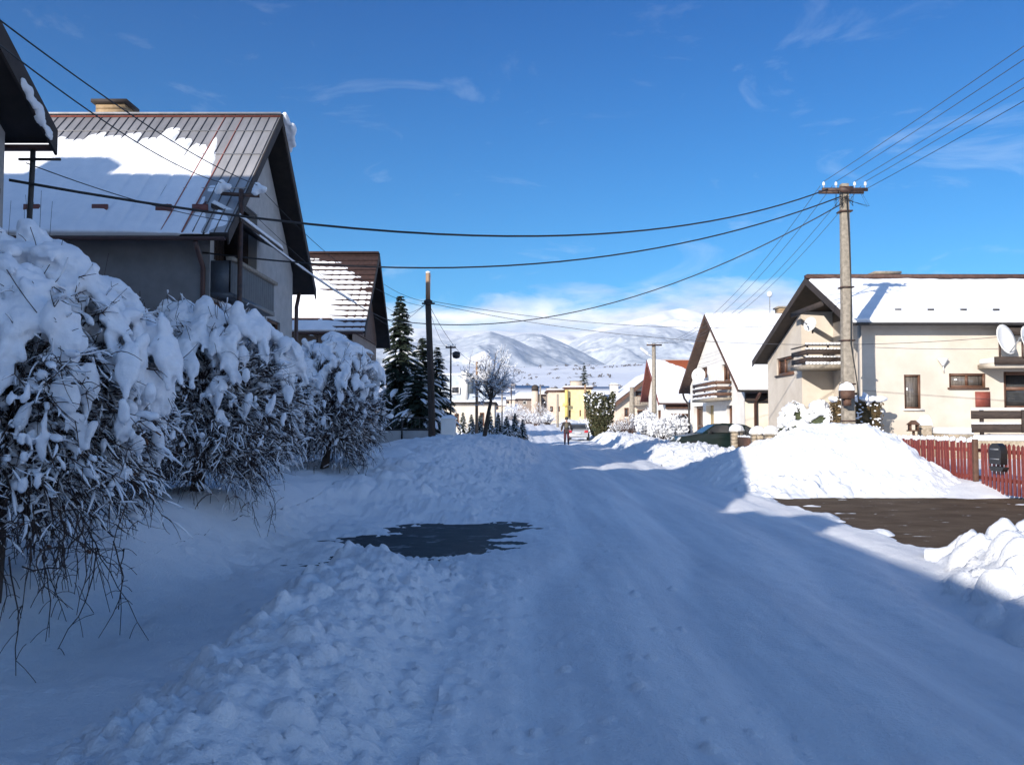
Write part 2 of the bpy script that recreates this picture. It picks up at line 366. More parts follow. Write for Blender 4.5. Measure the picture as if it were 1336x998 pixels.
def H(X, Y):
    X = np.asarray(X, float); Y = np.asarray(Y, float)
    xl, xr = XL(Y), XR(Y); wl_ = xl - X; wr = X - xr
    soft = fbm(X * .5, Y * .5, o=3, s=3); fine = fbm(X * 2.3, Y * 2.3, o=4, s=5)
    # carriageway with rutted, packed snow
    mid = (xl + xr) / 2; q = X - mid + .08 * vn(Y * .10, Y * 0 + .5, s=9)
    rut = -.05 * (np.exp(-((q + 1.35) / .22) ** 2) + np.exp(-((q + .05) / .2) ** 2) + np.exp(-((q - 1.25) / .25) ** 2) + .7 * np.exp(-((q - 2.1) / .16) ** 2))
    rut = rut + .024 * np.exp(-((q + .7) / .25) ** 2) + .02 * np.exp(-((q - .62) / .22) ** 2)
    streak = .006 * fbm(X * 5, Y * .3, o=3, s=21) + .012 * fbm(X * 7, Y * 6, o=5, s=22)
    u_, v_ = (X + .95) * .92 - (Y - 11.8) * .28, (Y - 11.8) * .92 + (X + .95) * .28
    bare = np.exp(-((u_ / 1.3) ** 2 + (v_ / 2.3) ** 2) ** 1.15) * (1 + .25 * fbm(X * 1.1, Y * 1.1, o=3, s=36))
    edge_l = .05 * sst(.9, .0, -wl_) * np.clip(lumps(X, Y, 3) + .35, 0, 1) * sst(9.6, 8.2, Y)
    crumbs = .03 * np.clip(lumps(X, Y, 5, 1.3) - .12, 0, 1) * (sst(2.0, .2, -wl_) + .5 * sst(1.0, 0, -wr))
    road = .078 + rut + streak + crumbs + edge_l - .155 * bare + .085 * np.sqrt(bare) * fbm(X * 1.9, Y * 3.6, o=6, s=35, g=.6) * sst(.05, .4, bare)
    # left side: near bank | cleared drive | long far bank
    n_bank = .33 * sst(-.4, .85, wl_) * sst(1.45, .98, wl_ + .16 * fine) + .02
    lump_n = (.05 * lumps(X, Y, 0, .8) + .075 * fbm(X * 4.5, Y * 4.5, o=6, s=27, g=.62)) * sst(-.3, .5, wl_) * sst(1.7, 1.15, wl_)
    garden = (.38 + .22 * sst(7, 11, Y)) * sst(2.3, 3.4, wl_) + .05 * soft * sst(2.2, 3.5, wl_)
    path_l = .05 * np.clip(lumps(X, Y, 8, .8) - .1, 0, 1) + .012 * fine
    near_l = .04 + n_bank + lump_n + garden + path_l
    patch = .05 * fbm(X * .9, Y * 1.3, o=5, s=31) + .035 * fbm(X * 3.5, Y * 6.5, o=4, s=34) + .03 * lumps(X, Y, 11)
    gap = .080 - .21 * bare + 1.3 * patch + .62 * sst(2.3, 3.5, wl_)
    hb = np.interp(Y, [13, 14.5, 17, 22, 30, 45, 58, 70, 90, 150], [.45, .62, .78, .92, 1.0, .85, .7, .8, .75, .5])
    prof = sst(-.25, 2.3, wl_ + .35 * soft) * .78 + .22 * sst(1.2, 3.6, wl_)
    far_l = .04 + hb * prof * (1 - .25 * sst(3.6, 6, wl_)) + (.16 * lumps(X, Y, 1, .6) + .1 * soft) * sst(-.2, .8, wl_) * sst(6, 3, wl_)
    wa = sst(8.9, 8.1, Y + .45 * soft + .1 * fine); wc = sst(13.1, 14.8, Y + .5 * soft + .1 * fine + .25 * wl_ * 0)
    left = near_l * wa + far_l * wc + gap * (1 - wa) * (1 - wc)
    # right side: near pile | cleared drive | far bank
    pile = .36 * sst(-.25, .9, wr) * (1 - .25 * sst(1.6, 3, wr)) + .17 * lumps(X, Y, 2, .6) * sst(-.15, .5, wr)
    drive = .02 - .085 * sst(-.10, .45, wr + .25 * fine) - .03 * sst(.6, 2.0, wr) + .15 * fbm(X * 1.2, Y * 3.4, o=5, s=33)
    hr = np.interp(Y, [18, 22, 27, 34, 40, 50, 60, 80, 110], [.25, .42, .52, .58, .45, .62, .7, .75, .6])
    far_r = .03 + hr * sst(-.2, 1.25, wr + .25 * soft) * (1 - .35 * sst(2, 3.6, wr)) + (.20 * lumps(X, Y, 4, .8)) * sst(-.2, .4, wr) * sst(3.4, 2, wr)
    wA = sst(10.1, 9.3, Y + .35 * soft + .12 * fine); wC = sst(17.6, 19.2, Y + .3 * soft)
    right = pile * wA + far_r * wC + drive * (1 - wA) * (1 - wC)
    # right yards lie a little higher than the street
    right = right + .12 * sst(4.6, 6.5, wr) * wC
    mL = sst(-.15, .35, wl_); mR = sst(-.15, .2, wr)
    return BASE(Y) + road * (1 - mL) * (1 - mR) + left * mL + right * mR

def rows(y0, y1, k=.0062, mn=.022):
    o = [y0]
    while o[-1] < y1: o.append(o[-1] + max(mn, k * abs(o[-1])))
    return np.array(o)

def sheet(name, m, Y, fx0, fx1, nx, power=1.0, clods=0, hf=H, zoff=0.0, kind='structure'):
    s = np.linspace(0, 1, nx) ** power
    YY = np.repeat(Y[:, None], nx, 1); XX = fx0(Y)[:, None] * (1 - s) + fx1(Y)[:, None] * s
    Z = hf(XX, YY) + zoff
    if clods: Z = Z + clods(XX, YY, Z)
    V = np.stack([XX, YY, Z], -1).reshape(-1, 3); n = len(Y)
    i = np.arange(n - 1)[:, None] * nx; j = np.arange(nx - 1)[None]
    f = np.stack([i + j, i + j + 1, i + nx + j + 1, i + nx + j], -1).reshape(-1, 4)
    mb = MB().add(V, f); o = mb.build(name, m, None, True)
    if kind: o['kind'] = kind
    return o

def dome_clods(n, xf, yr, rr, seed, hgt=.8, ex=1.8):
    g = np.random.default_rng(seed)
    yc = yr[0] * (yr[1] / yr[0]) ** g.random(n); xc = xf(yc, g.random(n)); rad = rr[0] * (rr[1] / rr[0]) ** (g.random(n) ** ex); hk = hgt * (.5 + .9 * g.random(n)); ang = g.random(n) * PI; asp = .65 + .35 * g.random(n)
    def f(X, Y, Z):
        D = np.zeros_like(Z); yrow = Y[:, 0]
        for x, y, r, h_, ca, sa, q in zip(xc, yc, rad, hk, np.cos(ang), np.sin(ang), asp):
            a, b = np.searchsorted(yrow, [y - r, y + r])
            if b <= a: continue
            dx, dyy = X[a:b] - x, Y[a:b] - y; d2 = ((dx * ca + dyy * sa) ** 2 + ((dyy * ca - dx * sa) / q) ** 2) / r ** 2
            D[a:b] = np.maximum(D[a:b], np.clip(1 - d2 ** 1.3, 0, 1) ** .6 * r * h_)
        return D
    return f

Yn = np.concatenate([np.linspace(-45, 1.4, 40)[:-1], rows(1.4, 150, .0062)])
Yc = np.concatenate([np.linspace(-45, 1.4, 30)[:-1], rows(1.4, 150, .011, .03)])
sheet('road', ROADSNOW, Yn, lambda Y: XL(Y) + .1, lambda Y: XR(Y) - .1, 210,
      clods=dome_clods(700, lambda y, u: XL(y) + .1 + 2.0 * u ** 2.2, (2.2, 30), (.012, .06), 3, .6))
sheet('snow_bank', SNOW, Yn, lambda Y: XL(Y) - 2.9, lambda Y: XL(Y) + .1, 150,
      clods=(lambda p, q: lambda X, Y, Z: np.maximum(p(X, Y, Z), q(X, Y, Z)))(dome_clods(9000, lambda y, u: XL(y) - .0 - (1.6 + .5 * (y > 14)) * u, (1.6, 45), (.007, .06), 4, .8, 1.6), dome_clods(150, lambda y, u: XL(y) - .3 - 1.2 * u, (1.6, 40), (.05, .13), 44, .6)))
sheet('ground', SNOW, Yc, lambda Y: XL(Y) - 60, lambda Y: XL(Y) - 2.9, 150, power=.35,
      clods=dome_clods(260, lambda y, u: XL(y) - 2.9 - 1.2 * u, (2, 9), (.02, .07), 6, .7))
sheet('snow_bank', SNOW, Yn, lambda Y: XR(Y) - .1, lambda Y: XR(Y) + 3.4, 150,
      clods=(lambda p, q: lambda X, Y, Z: np.maximum(p(X, Y, Z), q(X, Y, Z)))(dome_clods(900, lambda y, u: XR(y) + 2.4 * u, (18, 60), (.05, .2), 5, .7), dome_clods(700, lambda y, u: XR(y) + .05 + 2.2 * u, (4, 10.2), (.02, .22), 15, .8, 1.7)))
sheet('ground', SNOW, Yc, lambda Y: XR(Y) + 3.4, lambda Y: XR(Y) + 62, 140, power=2.6)
for nm, x0, x1, y0, y1, m in (('driveway', 4.2, 17, 8.6, 18.4, ASPH), ('tarmac', -6, .6, 8.6, 15.4, ASPHD)):
    n1 = 40; xs = np.linspace(x0, x1, n1); ys = np.linspace(y0, y1, n1); X, Y = np.meshgrid(xs, ys)
    V = np.stack([X, Y, 0 * X - .002 + .006 * fbm(X * 2, Y * 2, o=2, s=70)], -1).reshape(-1, 3)
    i = np.arange(n1 - 1)[:, None] * n1; j = np.arange(n1 - 1)[None]
    o = MB().add(V, np.stack([i + j, i + j + 1, i + n1 + j + 1, i + n1 + j], -1).reshape(-1, 4)).build(nm, m, None, True); o['kind'] = 'structure'

def gz(x, y): return float(H(np.array([x]), np.array([y]))[0])

# heaps of cleared snow: solid little hills that reach below the ground
def heap(name, label, hfun, x0, x1, y0, y1, nx, ny, clods=None, m=SNOW):
    X, Y = np.meshgrid(np.linspace(x0, x1, nx), np.linspace(y0, y1, ny))
    Z = hfun(X, Y)
    if clods: Z = np.where(Z > .01, Z + clods(X, Y, Z), Z)
    V = np.stack([X, Y, Z], -1).reshape(-1, 3)
    i = np.arange(ny - 1)[:, None] * nx; j = np.arange(nx - 1)[None]
    f = np.stack([i + j, i + j + 1, i + nx + j + 1, i + nx + j], -1).reshape(-1, 4)
    keep = Z.reshape(-1)[f].max(1) > -.12
    cx, cyy = (x0 + x1) / 2, (y0 + y1) / 2
    root = thing(name, label, 'snow heap', (cx, cyy, 0))
    me = MB().add(V, f[keep]); me.build('snow', m, root, True)
    return root

def h_mound(X, Y):
    n = fbm(X * .9, Y * .9, o=3, s=81)
    crest = np.interp(X, [4.0, 4.7, 5.3, 6.3, 7.0, 7.8, 8.6, 9.1, 9.7, 10.3, 10.9], [-.15, .24, .70, 1.12, 1.38, 1.54, 1.50, 1.30, .84, .36, -.25])
    yc = 20.9 - .15 * (X - 7.5) + .5 * n
    f = np.where(Y < yc, sst(17.55 - yc + .1, 0, Y - yc + .22 * fbm(X * 2, Y * 2, o=3, s=84)) * .5 + .5 * np.clip(1 + (Y - yc) / (yc - 17.6), 0, 1), 1 - .9 * sst(.4, 3.4, Y - yc))
    return (crest + .16) * f - .16 + (.10 * lumps(X, Y, 9, .45) + .03 * fbm(X * 6, Y * 6, o=3, s=82)) * sst(-.1, .35, (crest + .16) * f - .1)
heap('snow_heap', 'tall sunlit heap of cleared snow between bare driveway and concrete pole', h_mound, 4.0, 10.6, 17.2, 24.6, 300, 300,
     dome_clods(420, lambda y, u: 4.4 + 5.6 * u, (17.7, 21.5), (.03, .12), 8, .55))

# ------------------------------------------------------------------ distance: fields, mountains
def H_hill(X, Y):
    b = np.interp(Y, [60, 150, 220, 420, 700, 1000, 1500, 1900, 2500, 4200], [-.5, 1.5, 3.2, 12, 30, 55, 99, 118, 120, 60])
    und = fbm(X * .004, Y * .004, o=4, s=91) * np.interp(Y, [150, 400, 1500, 4000], [.2, 2.2, 11, 24])
    side = np.interp(X, [-900, -250, 0, 300, 900], [6, 3, 0, 2, -8]) * np.interp(Y, [200, 700, 1500], [0, .4, 1])
    return b + und + side - np.where(Y < 150, .35, 0)
def field_mat():
    m = mat('snowy_fields', (.80, .82, .86), (.30, .30, .32), .02, .8, 0, lo=.60, hi=.70, detail=8, stretch=(1, .55, 1)); return m
Yh = np.concatenate([np.linspace(-400, 60, 20)[:-1], 60 * (4600 / 60) ** np.linspace(0, 1, 200)])
sheet('hills', field_mat(), Yh, lambda Y: -350 - 1.1 * np.abs(Y), lambda Y: 350 + 1.1 * np.abs(Y), 190, hf=lambda X, Y: np.where((Y < 150) & (np.abs(X) < 62), H_hill(X, Y) - .5, H_hill(X, Y)))

def mount_mat():
    m = bpy.data.materials.new('mountain_forest_and_snow'); m.use_nodes = True
    n, l = m.node_tree.nodes, m.node_tree.links; b = n['Principled BSDF']; b.inputs['Roughness'].default_value = .9; b.inputs['Specular IOR Level'].default_value = .1
    tc = nd(n, 'ShaderNodeTexCoord'); sep = nd(n, 'ShaderNodeSeparateXYZ'); l.new(tc.outputs['Object'], sep.inputs[0])
    def tex(sc, d=8):
        t = nd(n, 'ShaderNodeTexNoise'); t.inputs['Scale'].default_value = sc; t.inputs['Detail'].default_value = d; t.inputs['Roughness'].default_value = .65
        l.new(tc.outputs['Object'], t.inputs['Vector']); return t.outputs[0]
    def rp(v, a, c0, bb, c1):
        r = nd(n, 'ShaderNodeValToRGB'); e = r.color_ramp.elements; e[0].position, e[0].color, e[1].position, e[1].color = a, (*c0, 1), bb, (*c1, 1); l.new(v, r.inputs[0]); return r.outputs[0]
    wood = rp(tex(.02), .35, (.38, .43, .49), .65, (.64, .68, .73))
    clear = rp(tex(.0032, 6), .60, (0, 0, 0), .63, (1, 1, 1))
    hm = nd(n, 'ShaderNodeMapRange'); hm.inputs[1].default_value = 420; hm.inputs[2].default_value = 760; l.new(sep.outputs['Z'], hm.inputs[0])
    hn = nd(n, 'ShaderNodeMath', operation='ADD'); l.new(hm.outputs[0], hn.inputs[0])
    h2 = nd(n, 'ShaderNodeMath', operation='SUBTRACT'); l.new(tex(.005), h2.inputs[0]); h2.inputs[1].default_value = .5; l.new(h2.outputs[0], hn.inputs[1])
    mx = nd(n, 'ShaderNodeMath', operation='MAXIMUM', use_clamp=True); l.new(hn.outputs[0], mx.inputs[0]); l.new(clear, mx.inputs[1])
    mix = nd(n, 'ShaderNodeMix', data_type='RGBA'); l.new(mx.outputs[0], mix.inputs[0]); l.new(wood, mix.inputs[6]); mix.inputs[7].default_value = (.84, .85, .87, 1)
    l.new(mix.outputs[2], b.inputs['Base Color']); return m
MOUNT = mount_mat()
def mountain(Y0, depth, pts, seed, rough, nx=260, ny=110, x0=None, x1=None):
    """a real range: the skyline (X, height) lies at Y0, slopes fall away before and behind, gullies cut down the slope"""
    px = [p[0] for p in pts]; crest_x = np.array([(p - 668) / F * Y0 for p in px]); crest_z = np.array([EYE + (550 - p[1]) / F * Y0 for p in pts])
    X, T = np.meshgrid(np.linspace(crest_x[0], crest_x[-1], nx), np.linspace(-1, .8, ny))
    Yy = Y0 + T * depth + .12 * depth * fbm(X / 700, T * 1.2, o=3, s=seed)
    c = np.interp(X, crest_x, crest_z)
    rid = (1 - np.abs(fbm(X / 330 + .35 * T, Yy / 520, o=6, s=seed + 3)))
    fall = np.where(T < 0, 1 - np.abs(T) ** 1.25, 1 - (T / .8) ** 2 * .9)
    Z = c * fall + rough * .55 * c * (rid - .75) * np.clip(np.abs(T) * 3, .10, 1) * sst(1, .7, np.abs(T))
    V = np.stack([X, Yy, Z], -1).reshape(-1, 3)
    i = np.arange(ny - 1)[:, None] * nx; j = np.arange(nx - 1)[None]
    o = MB().add(V, np.stack([i + j, i + j + 1, i + nx + j + 1, i + nx + j], -1).reshape(-1, 4)).build('mountains', MOUNT, None, True); o['kind'] = 'structure'
mountain(3900, 1500, [(300, 475), (420, 470), (500, 452), (560, 446), (600, 440), (640, 430), (670, 440), (700, 455), (740, 475), (800, 500)], 101, .32)
mountain(4500, 1700, [(560, 470), (610, 448), (650, 437), (685, 432), (706, 434), (730, 444), (760, 459), (790, 474), (840, 486), (900, 500)], 111, .28)
mountain(5400, 2000, [(690, 490), (725, 462), (745, 447), (765, 438), (790, 433), (815, 430), (840, 426), (870, 430), (900, 436), (960, 450), (1040, 458)], 121, .3)
mountain(4700, 1600, [(790, 488), (830, 470), (870, 456), (910, 448), (960, 440), (1020, 430), (1100, 420), (1250, 430), (1400, 450)], 131, .34)
mountain(7600, 2600, [(180, 450), (330, 436), (450, 430), (540, 428), (620, 430), (700, 434), (770, 430), (790, 424), (830, 414), (865, 404), (890, 401), (920, 410), (960, 406), (1000, 401), (1050, 404), (1150, 398), (1300, 404), (1500, 430)], 141, .26, nx=420)
GUARD = mat('snow_guard_paint', (.16, .05, .04), rough=.6)
# ------------------------------------------------------------------ houses
def panel(mb, P, outline, holes=(), depth=.16, m=0, mr=None):
    """wall face with openings, and the reveals of those openings"""
    hs = [list(h) if len(h) > 4 else [(h[0], h[2]), (h[1], h[2]), (h[1], h[3]), (h[0], h[3])] for h in holes]
    loops = [list(outline)] + hs
    flat = [p for lp in loops for p in lp]
    tri = geometry.tessellate_polygon([[Vector((p[0], p[1], 0)) for p in lp] for lp in loops])
    mb.add([P(u, v, 0) for u, v in flat], [tuple(t) for t in tri], m)
    for h in hs:
        v = [P(u, q, 0) for u, q in h] + [P(u, q, depth) for u, q in h]; k = len(h)
        mb.add(v, [(i, (i + 1) % k, k + (i + 1) % k, k + i) for i in range(k)], m if mr is None else mr)

def window(root, P, u0, u1, v0, v1, frame=BFRAME, glass=GLASS, mull=(), cross=(), d=.10, fw=.07, sill=None, name='window', part=None, label=None):
    f = MB()
    f.pbox(P, u0, u0 + fw, v0, v1, d - .05, d + .04); f.pbox(P, u1 - fw, u1, v0, v1, d - .05, d + .04)
    f.pbox(P, u0 + fw, u1 - fw, v0, v0 + fw, d - .05, d + .04); f.pbox(P, u0 + fw, u1 - fw, v1 - fw, v1, d - .05, d + .04)
    for t in mull: u = u0 + (u1 - u0) * t; f.pbox(P, u - fw / 2, u + fw / 2, v0 + fw, v1 - fw, d - .045, d + .04)
    for t in cross: v = v0 + (v1 - v0) * t; f.pbox(P, u0 + fw, u1 - fw, v - fw / 2, v + fw / 2, d - .044, d + .039)
    fo = f.build(name, frame, root)
    if label: fo['label'] = label
    MB().pbox(P, u0 + fw / 2, u1 - fw / 2, v0 + fw / 2, v1 - fw / 2, d + .01, d + .03).build('pane', glass, fo)
    if sill is not None:
        MB().pbox(P, u0 - .06, u1 + .06, v0 - .06, v0 - .004, -.09, .08).build('sill', sill, fo)
    return fo

def roof_fn(y0, z0, yr, zr, y1, z1): return lambda y: np.interp(y, [y0, yr, y1], [z0, zr, z1])

def roof(root, s, xa, xb, prof, th, m, mt, over_board=.24, seams=0, seam_m=None):
    """slopes meeting at a ridge that runs along X; prof = near eave, (kinks,) ridge, far eave as (y, z)"""
    n = len(prof); top = max(range(n), key=lambda i: prof[i][1])
    (y0, z0), (yr, zr), (y1, z1) = prof[0], prof[top], prof[-1]
    poly = list(prof) + [(y, z - th * (1.25 if 0 < i < n - 1 else 1)) for i, (y, z) in reversed(list(enumerate(prof)))]
    mb = MB(); k = 2 * n
    A = [(xa, y, z) for y, z in poly]; B = [(xb, y, z) for y, z in poly]
    mb.add(A + B, [(i, i + 1, k + i + 1, k + i) for i in range(n - 1)], 0)
    mb.add(A + B, [(i, (i + 1) % k, k + (i + 1) % k, k + i) for i in range(n - 1, k)] + [(i, i + 1, k - 2 - i, k - 1 - i) for i in range(n - 1)] + [(k + i, k + i + 1, k + k - 2 - i, k + k - 1 - i) for i in range(n - 1)], 1)
    if seams:
        n = int(abs(xb - xa) / seams)
        for i in range(n + 1):
            x = xa + s * (.06 + i * seams)
            mm = 2 if i in (3, 5) else (0 if i % 4 else 0)
            mm = 2 if i in (4, 6) else 3; mb.bar((x, y0, z0 + .008), (x, yr, zr + .008), .018, .03, mm)
            mb.bar((x, yr, zr + .012), (x, y1, z1 + .012), .03, .045, mm)
        for t in (.33, .62, .84):
            y, z = y0 + (yr - y0) * t, z0 + (zr - z0) * t
            mb.bar((xa, y, z + .004), (xb, y, z + .004), .05, .014, 0)
        mb.bar((xa, yr - .09, zr - .06), (xb, yr - .09, zr - .06), .03, .03, 2)
        mb.bar((xa, yr, zr + .035), (xb, yr, zr + .035), .16, .05, 0)
    ro = mb.build('roof', [m, mt, seam_m or m, SEAM], root)
    b = MB(); xo = xa - s * .03
    for (ya, za), (yb, zb) in zip(prof[:-1], prof[1:]):
        q = [(ya, za + .03), (yb, zb + .03), (yb, zb - over_board), (ya, za - over_board)]
        b.prism([(xo, y, z) for y, z in q], (s * .035, 0, 0))
    b.build('bargeboard', mt, ro)
    return ro

def gutter(root, xa, xb, y, z, r=.07, m=PIPE):
    a = np.linspace(PI, 2 * PI, 7); mb = MB()
    o = [(y + r * math.cos(t), z + r * math.sin(t)) for t in a]; i = [(y + .82 * r * math.cos(t), z + .82 * r * math.sin(t)) for t in a[::-1]]
    mb.prism([(xa, p, q) for p, q in o + i], (xb - xa, 0, 0)); return mb.build('gutter', m, root)

def slope_snow(root, xa, xb, e, r, thick, res=.08, m=ROOFSNOW, over=.05, name='roof_snow'):
    """snow lying on the slope from eave e=(y,z) to ridge r; thick(U, T) gives its depth, U metres from xa, T 0..1 up the slope"""
    L = abs(xb - xa); S = math.hypot(r[0] - e[0], r[1] - e[1]); nx, nt = max(8, int(L / res)), max(8, int(S / res))
    u = np.linspace(-.02, L, nx); t = np.concatenate([[-over / S, -over / S], np.linspace(-over / S, 1.0, nt)])
    U, T = np.meshgrid(u, t); D = thick(U, np.clip(T, 0, 1))
    D = np.where((T <= -over / S + 1e-9), D * .75, D); D[0] = -.07; D[1] = np.minimum(D[1], .35 * np.maximum(D[2], 0)) 
    D[:, 0] = np.minimum(D[:, 0], .0); D[:, -1] = np.minimum(D[:, -1], 0)
    D = np.maximum(D, -.012); D[0] = np.where(D[2] > .01, -.05, -.012)
    sgn = 1 if xb > xa else -1; ny, nz = -(r[1] - e[1]) / S, (r[0] - e[0]) / S
    if nz < 0: ny, nz = -ny, -nz
    V = np.stack([xa + sgn * U, e[0] + (r[0] - e[0]) * T + ny * D, e[1] + (r[1] - e[1]) * T + nz * D], -1).reshape(-1, 3)
    n = len(u); i = np.arange(len(t) - 1)[:, None] * n; j = np.arange(n - 1)[None]
    f = np.stack([i + j, i + j + 1, i + n + j + 1, i + n + j], -1).reshape(-1, 4)
    k = D.reshape(-1)[f].max(1) > 0
    if not k.any(): return None
    return MB().add(V, f[k]).build(name, m, root, True)

def chimney(root, x, y, z0, z1, sx=.5, sy=.5, m=BRICKM, cap=CONC, snow=.0):
    mb = MB(); n = max(3, int((z1 - z0) / .14)); h = (z1 - z0) / n
    for i in range(n):
        mb.box(x - sx, x + sx, y - sy, y + sy, z0 + i * h, z0 + (i + 1) * h - .018)
        mb.box(x - sx + .015, x + sx - .015, y - sy + .015, y + sy - .015, z0 + (i + 1) * h - .018, z0 + (i + 1) * h)
    c = mb.build('chimney', m, root)
    MB().box(x - sx - .09, x + sx + .09, y - sy - .09, y + sy + .09, z1, z1 + .09).box(x - sx * .6, x + sx * .6, y - sy * .6, y + sy * .6, z1 + .09, z1 + .13).build('cap', cap, c)
    if snow: snowcap((x, y, z1 + .09), sx, sy, snow, c)
    return c

def snowcap(c, sx, sy, h, parent, name='snow', m=SNOW):
    n = 13; X, Y = np.meshgrid(np.linspace(-1, 1, n), np.linspace(-1, 1, n))
    k = np.sqrt(np.clip(1 - np.abs(X) ** 3.2, 0, 1)) * np.sqrt(np.clip(1 - np.abs(Y) ** 3.2, 0, 1))
    Z = h * k * (1 + .18 * vn(X * 2 + c[0], Y * 2 + c[1]))
    V = np.stack([c[0] + X * sx * 1.05, c[1] + Y * sy * 1.05, c[2] + Z - .012], -1).reshape(-1, 3)
    i = np.arange(n - 1)[:, None] * n; j = np.arange(n - 1)[None]
    return MB().add(V, np.stack([i + j, i + j + 1, i + n + j + 1, i + n + j], -1).reshape(-1, 4)).build(name, m, parent, True)

def dish(parent_or_none, c, r, facing, name='satellite_dish', label=None, group=None, arm=True):
    """shallow bowl on a bracket; facing is the direction it looks"""
    c = np.array(c, float); d = np.array(facing, float); d /= np.linalg.norm(d)
    u = np.cross(d, (0, 0, 1)); u /= np.linalg.norm(u); q = np.cross(u, d)
    a = np.arange(20) * 2 * PI / 20; V = []; k = 6
    for side in (0, 1):
        for i in range(k):
            t = (i + .001) / (k - 1); rr = r * t; dep = .22 * r * (t * t - 1) - (.015 if side else 0)
            V += [c + u * rr * math.cos(x) + q * rr * math.sin(x) * 1.08 + d * dep for x in a]
    f = []
    for sd_ in (0, 1):
        o = sd_ * k * 20
        f += [(o + i * 20 + j, o + i * 20 + (j + 1) % 20, o + (i + 1) * 20 + (j + 1) % 20, o + (i + 1) * 20 + j) for i in range(k - 1) for j in range(20)]
    f += [((k - 1) * 20 + j, (k - 1) * 20 + (j + 1) % 20, (2 * k - 1) * 20 + (j + 1) % 20, (2 * k - 1) * 20 + j) for j in range(20)]
    root = thing(name, label, 'satellite dish', c, group)
    MB().add(V, f).build('reflector', DISHW, root, True)
    mb = MB(); lnb = c + d * r * .9 - q * r * .25
    mb.bar(c - q * r * .95 - d * .02, lnb, .025, .025); mb.tubes([lnb - d * .05, lnb + d * .09], .035, 8); mb.build('feed_arm', GREYM, root)
    MB().bar(c - d * (.22 * r + .02), c - d * (.22 * r + .16), .06, .06).bar(c - d * (.22 * r + .14), c - d * (.22 * r + .14) - np.array((0, 0, r * 1.15)), .05, .05).build('bracket', STEEL, root)
    return root

def noisy(u, t, f=1.0, s=0): return fbm(u * f, t * f, o=4, s=s)

# ---- left house with the long metal roof
XW = -6.6
L1 = thing('detached_house', 'tall grey plastered house with steep faded metal roof half covered in snow', 'house', (XW, 22, 0))
e0, rg, e1 = (18.0, 5.62), (22.05, 9.62), (26.1, 5.62)
hf = roof_fn(e0[0], e0[1], rg[0], rg[1], e1[0], e1[1])
y0, y1 = 18.5, 25.5
Pg = lambda u, v, k: (XW - k, u, v)
Pn = lambda u, v, k: (u, y0 + k, v)
wb = MB()
lo = (18.75, 21.9, 5.18, 6.95)     # loggia
lop = [(18.75, 5.18), (21.9, 5.18), (21.9, 6.95), (19.75, 6.95), (18.75, 5.98)]
w1 = (18.75, 20.0, 3.15, 4.28); w2 = (22.9, 24.2, 3.2, 4.4)
panel(wb, Pg, [(y0, -.2), (y1, -.2), (y1, hf(y1) - .17), (22.05, hf(22.05) - .2), (y0, hf(y0) - .17)], [lop, w1, w2], .22)
wn1 = (-9.6, -8.35, 3.05, 4.25); wn2 = (-13.5, -12.1, 3.05, 4.25)
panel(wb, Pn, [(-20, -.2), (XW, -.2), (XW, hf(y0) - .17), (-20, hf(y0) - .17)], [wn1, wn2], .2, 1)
wb.add([(XW, y1, -.2), (-20, y1, -.2), (-20, y1, hf(y1) - .17), (XW, y1, hf(y1) - .17)], [(0, 1, 2, 3)])
wb.add([(-20, y0, -.2), (-20, y1, -.2), (-20, y1, hf(y1) - .17), (-20, 22.05, hf(22.05) - .2), (-20, y0, hf(y0) - .17)], [(0, 1, 2, 3, 4)])
wb.build('wall', [PLASTW, PLASTSH], L1)  # second plaster paints the shade on the wall facing the viewer
rf = roof(L1, -1, -6.05, -20.5, (e0, rg, e1), .13, METROOF, SOFFIT, .26, .23, REDLINE)
chimney(rf, -10.6, 22.45, 9.0, 9.98, .38, .3, BRICKM, SOFFIT)
window(L1, Pg, *w1, BFRAME, GLASS, (.5,), d=.12, sill=GREYM); window(L1, Pg, *w2, BFRAME, GLASS, (.5,), d=.12, sill=GREYM)
window(L1, Pn, *wn1, BFRAME, GLASS, (.5,), d=.12, sill=GREYM); window(L1, Pn, *wn2, BFRAME, GLASS, (.5,), d=.12, sill=GREYM)
# loggia of dark timber over a corrugated parapet, with a little pent roof
lg = MB()
lg.prism([(XW - .9, y, z) for y, z in lop], (.06, 0, 0)); lg.box(XW - .84, XW - .23, lo[0] - .05, lo[0], lo[2], 5.98); lg.box(XW - .84, XW - .23, lo[1], lo[1] + .05, lo[2], lo[3])
for i in range(15): lg.box(XW - .84, XW - .815, lo[0] + .02 + i * .205, lo[0] + .2 + i * .205, lo[2], min(lo[3], hf(lo[0] + .1 + i * .205) - .25))
lg.prism([(XW - .88, 19.75, 6.952), (XW - .01, 19.75, 6.952), (XW - .01, lo[1], 6.952), (XW - .88, lo[1], 6.952)], (0, 0, .05))
log = lg.build('loggia', DARKW, L1)
pp = MB(); pp.box(XW + .004, XW + .46, lo[0] - .2, lo[1] + .08, 4.32, 4.42)
ys = np.linspace(lo[0] - .2, lo[1] + .08, 60)
pts = [(XW + .44 + .018 * math.cos(i * 2.1), y) for i, y in enumerate(ys)]
pp.prism([(x, y, 4.42) for x, y in pts] + [(x - .05, y, 4.42) for x, y in pts[::-1]], (0, 0, .70))
pp.box(XW + .004, XW + .44, lo[0] - .2, lo[0] - .17, 4.42, 5.12)
pp.build('parapet', GREYSHEET, log)
MB().box(XW + .35, XW + .52, lo[0] - .25, lo[1] + .12, 5.12, 5.2).build('handrail', CONC, log)
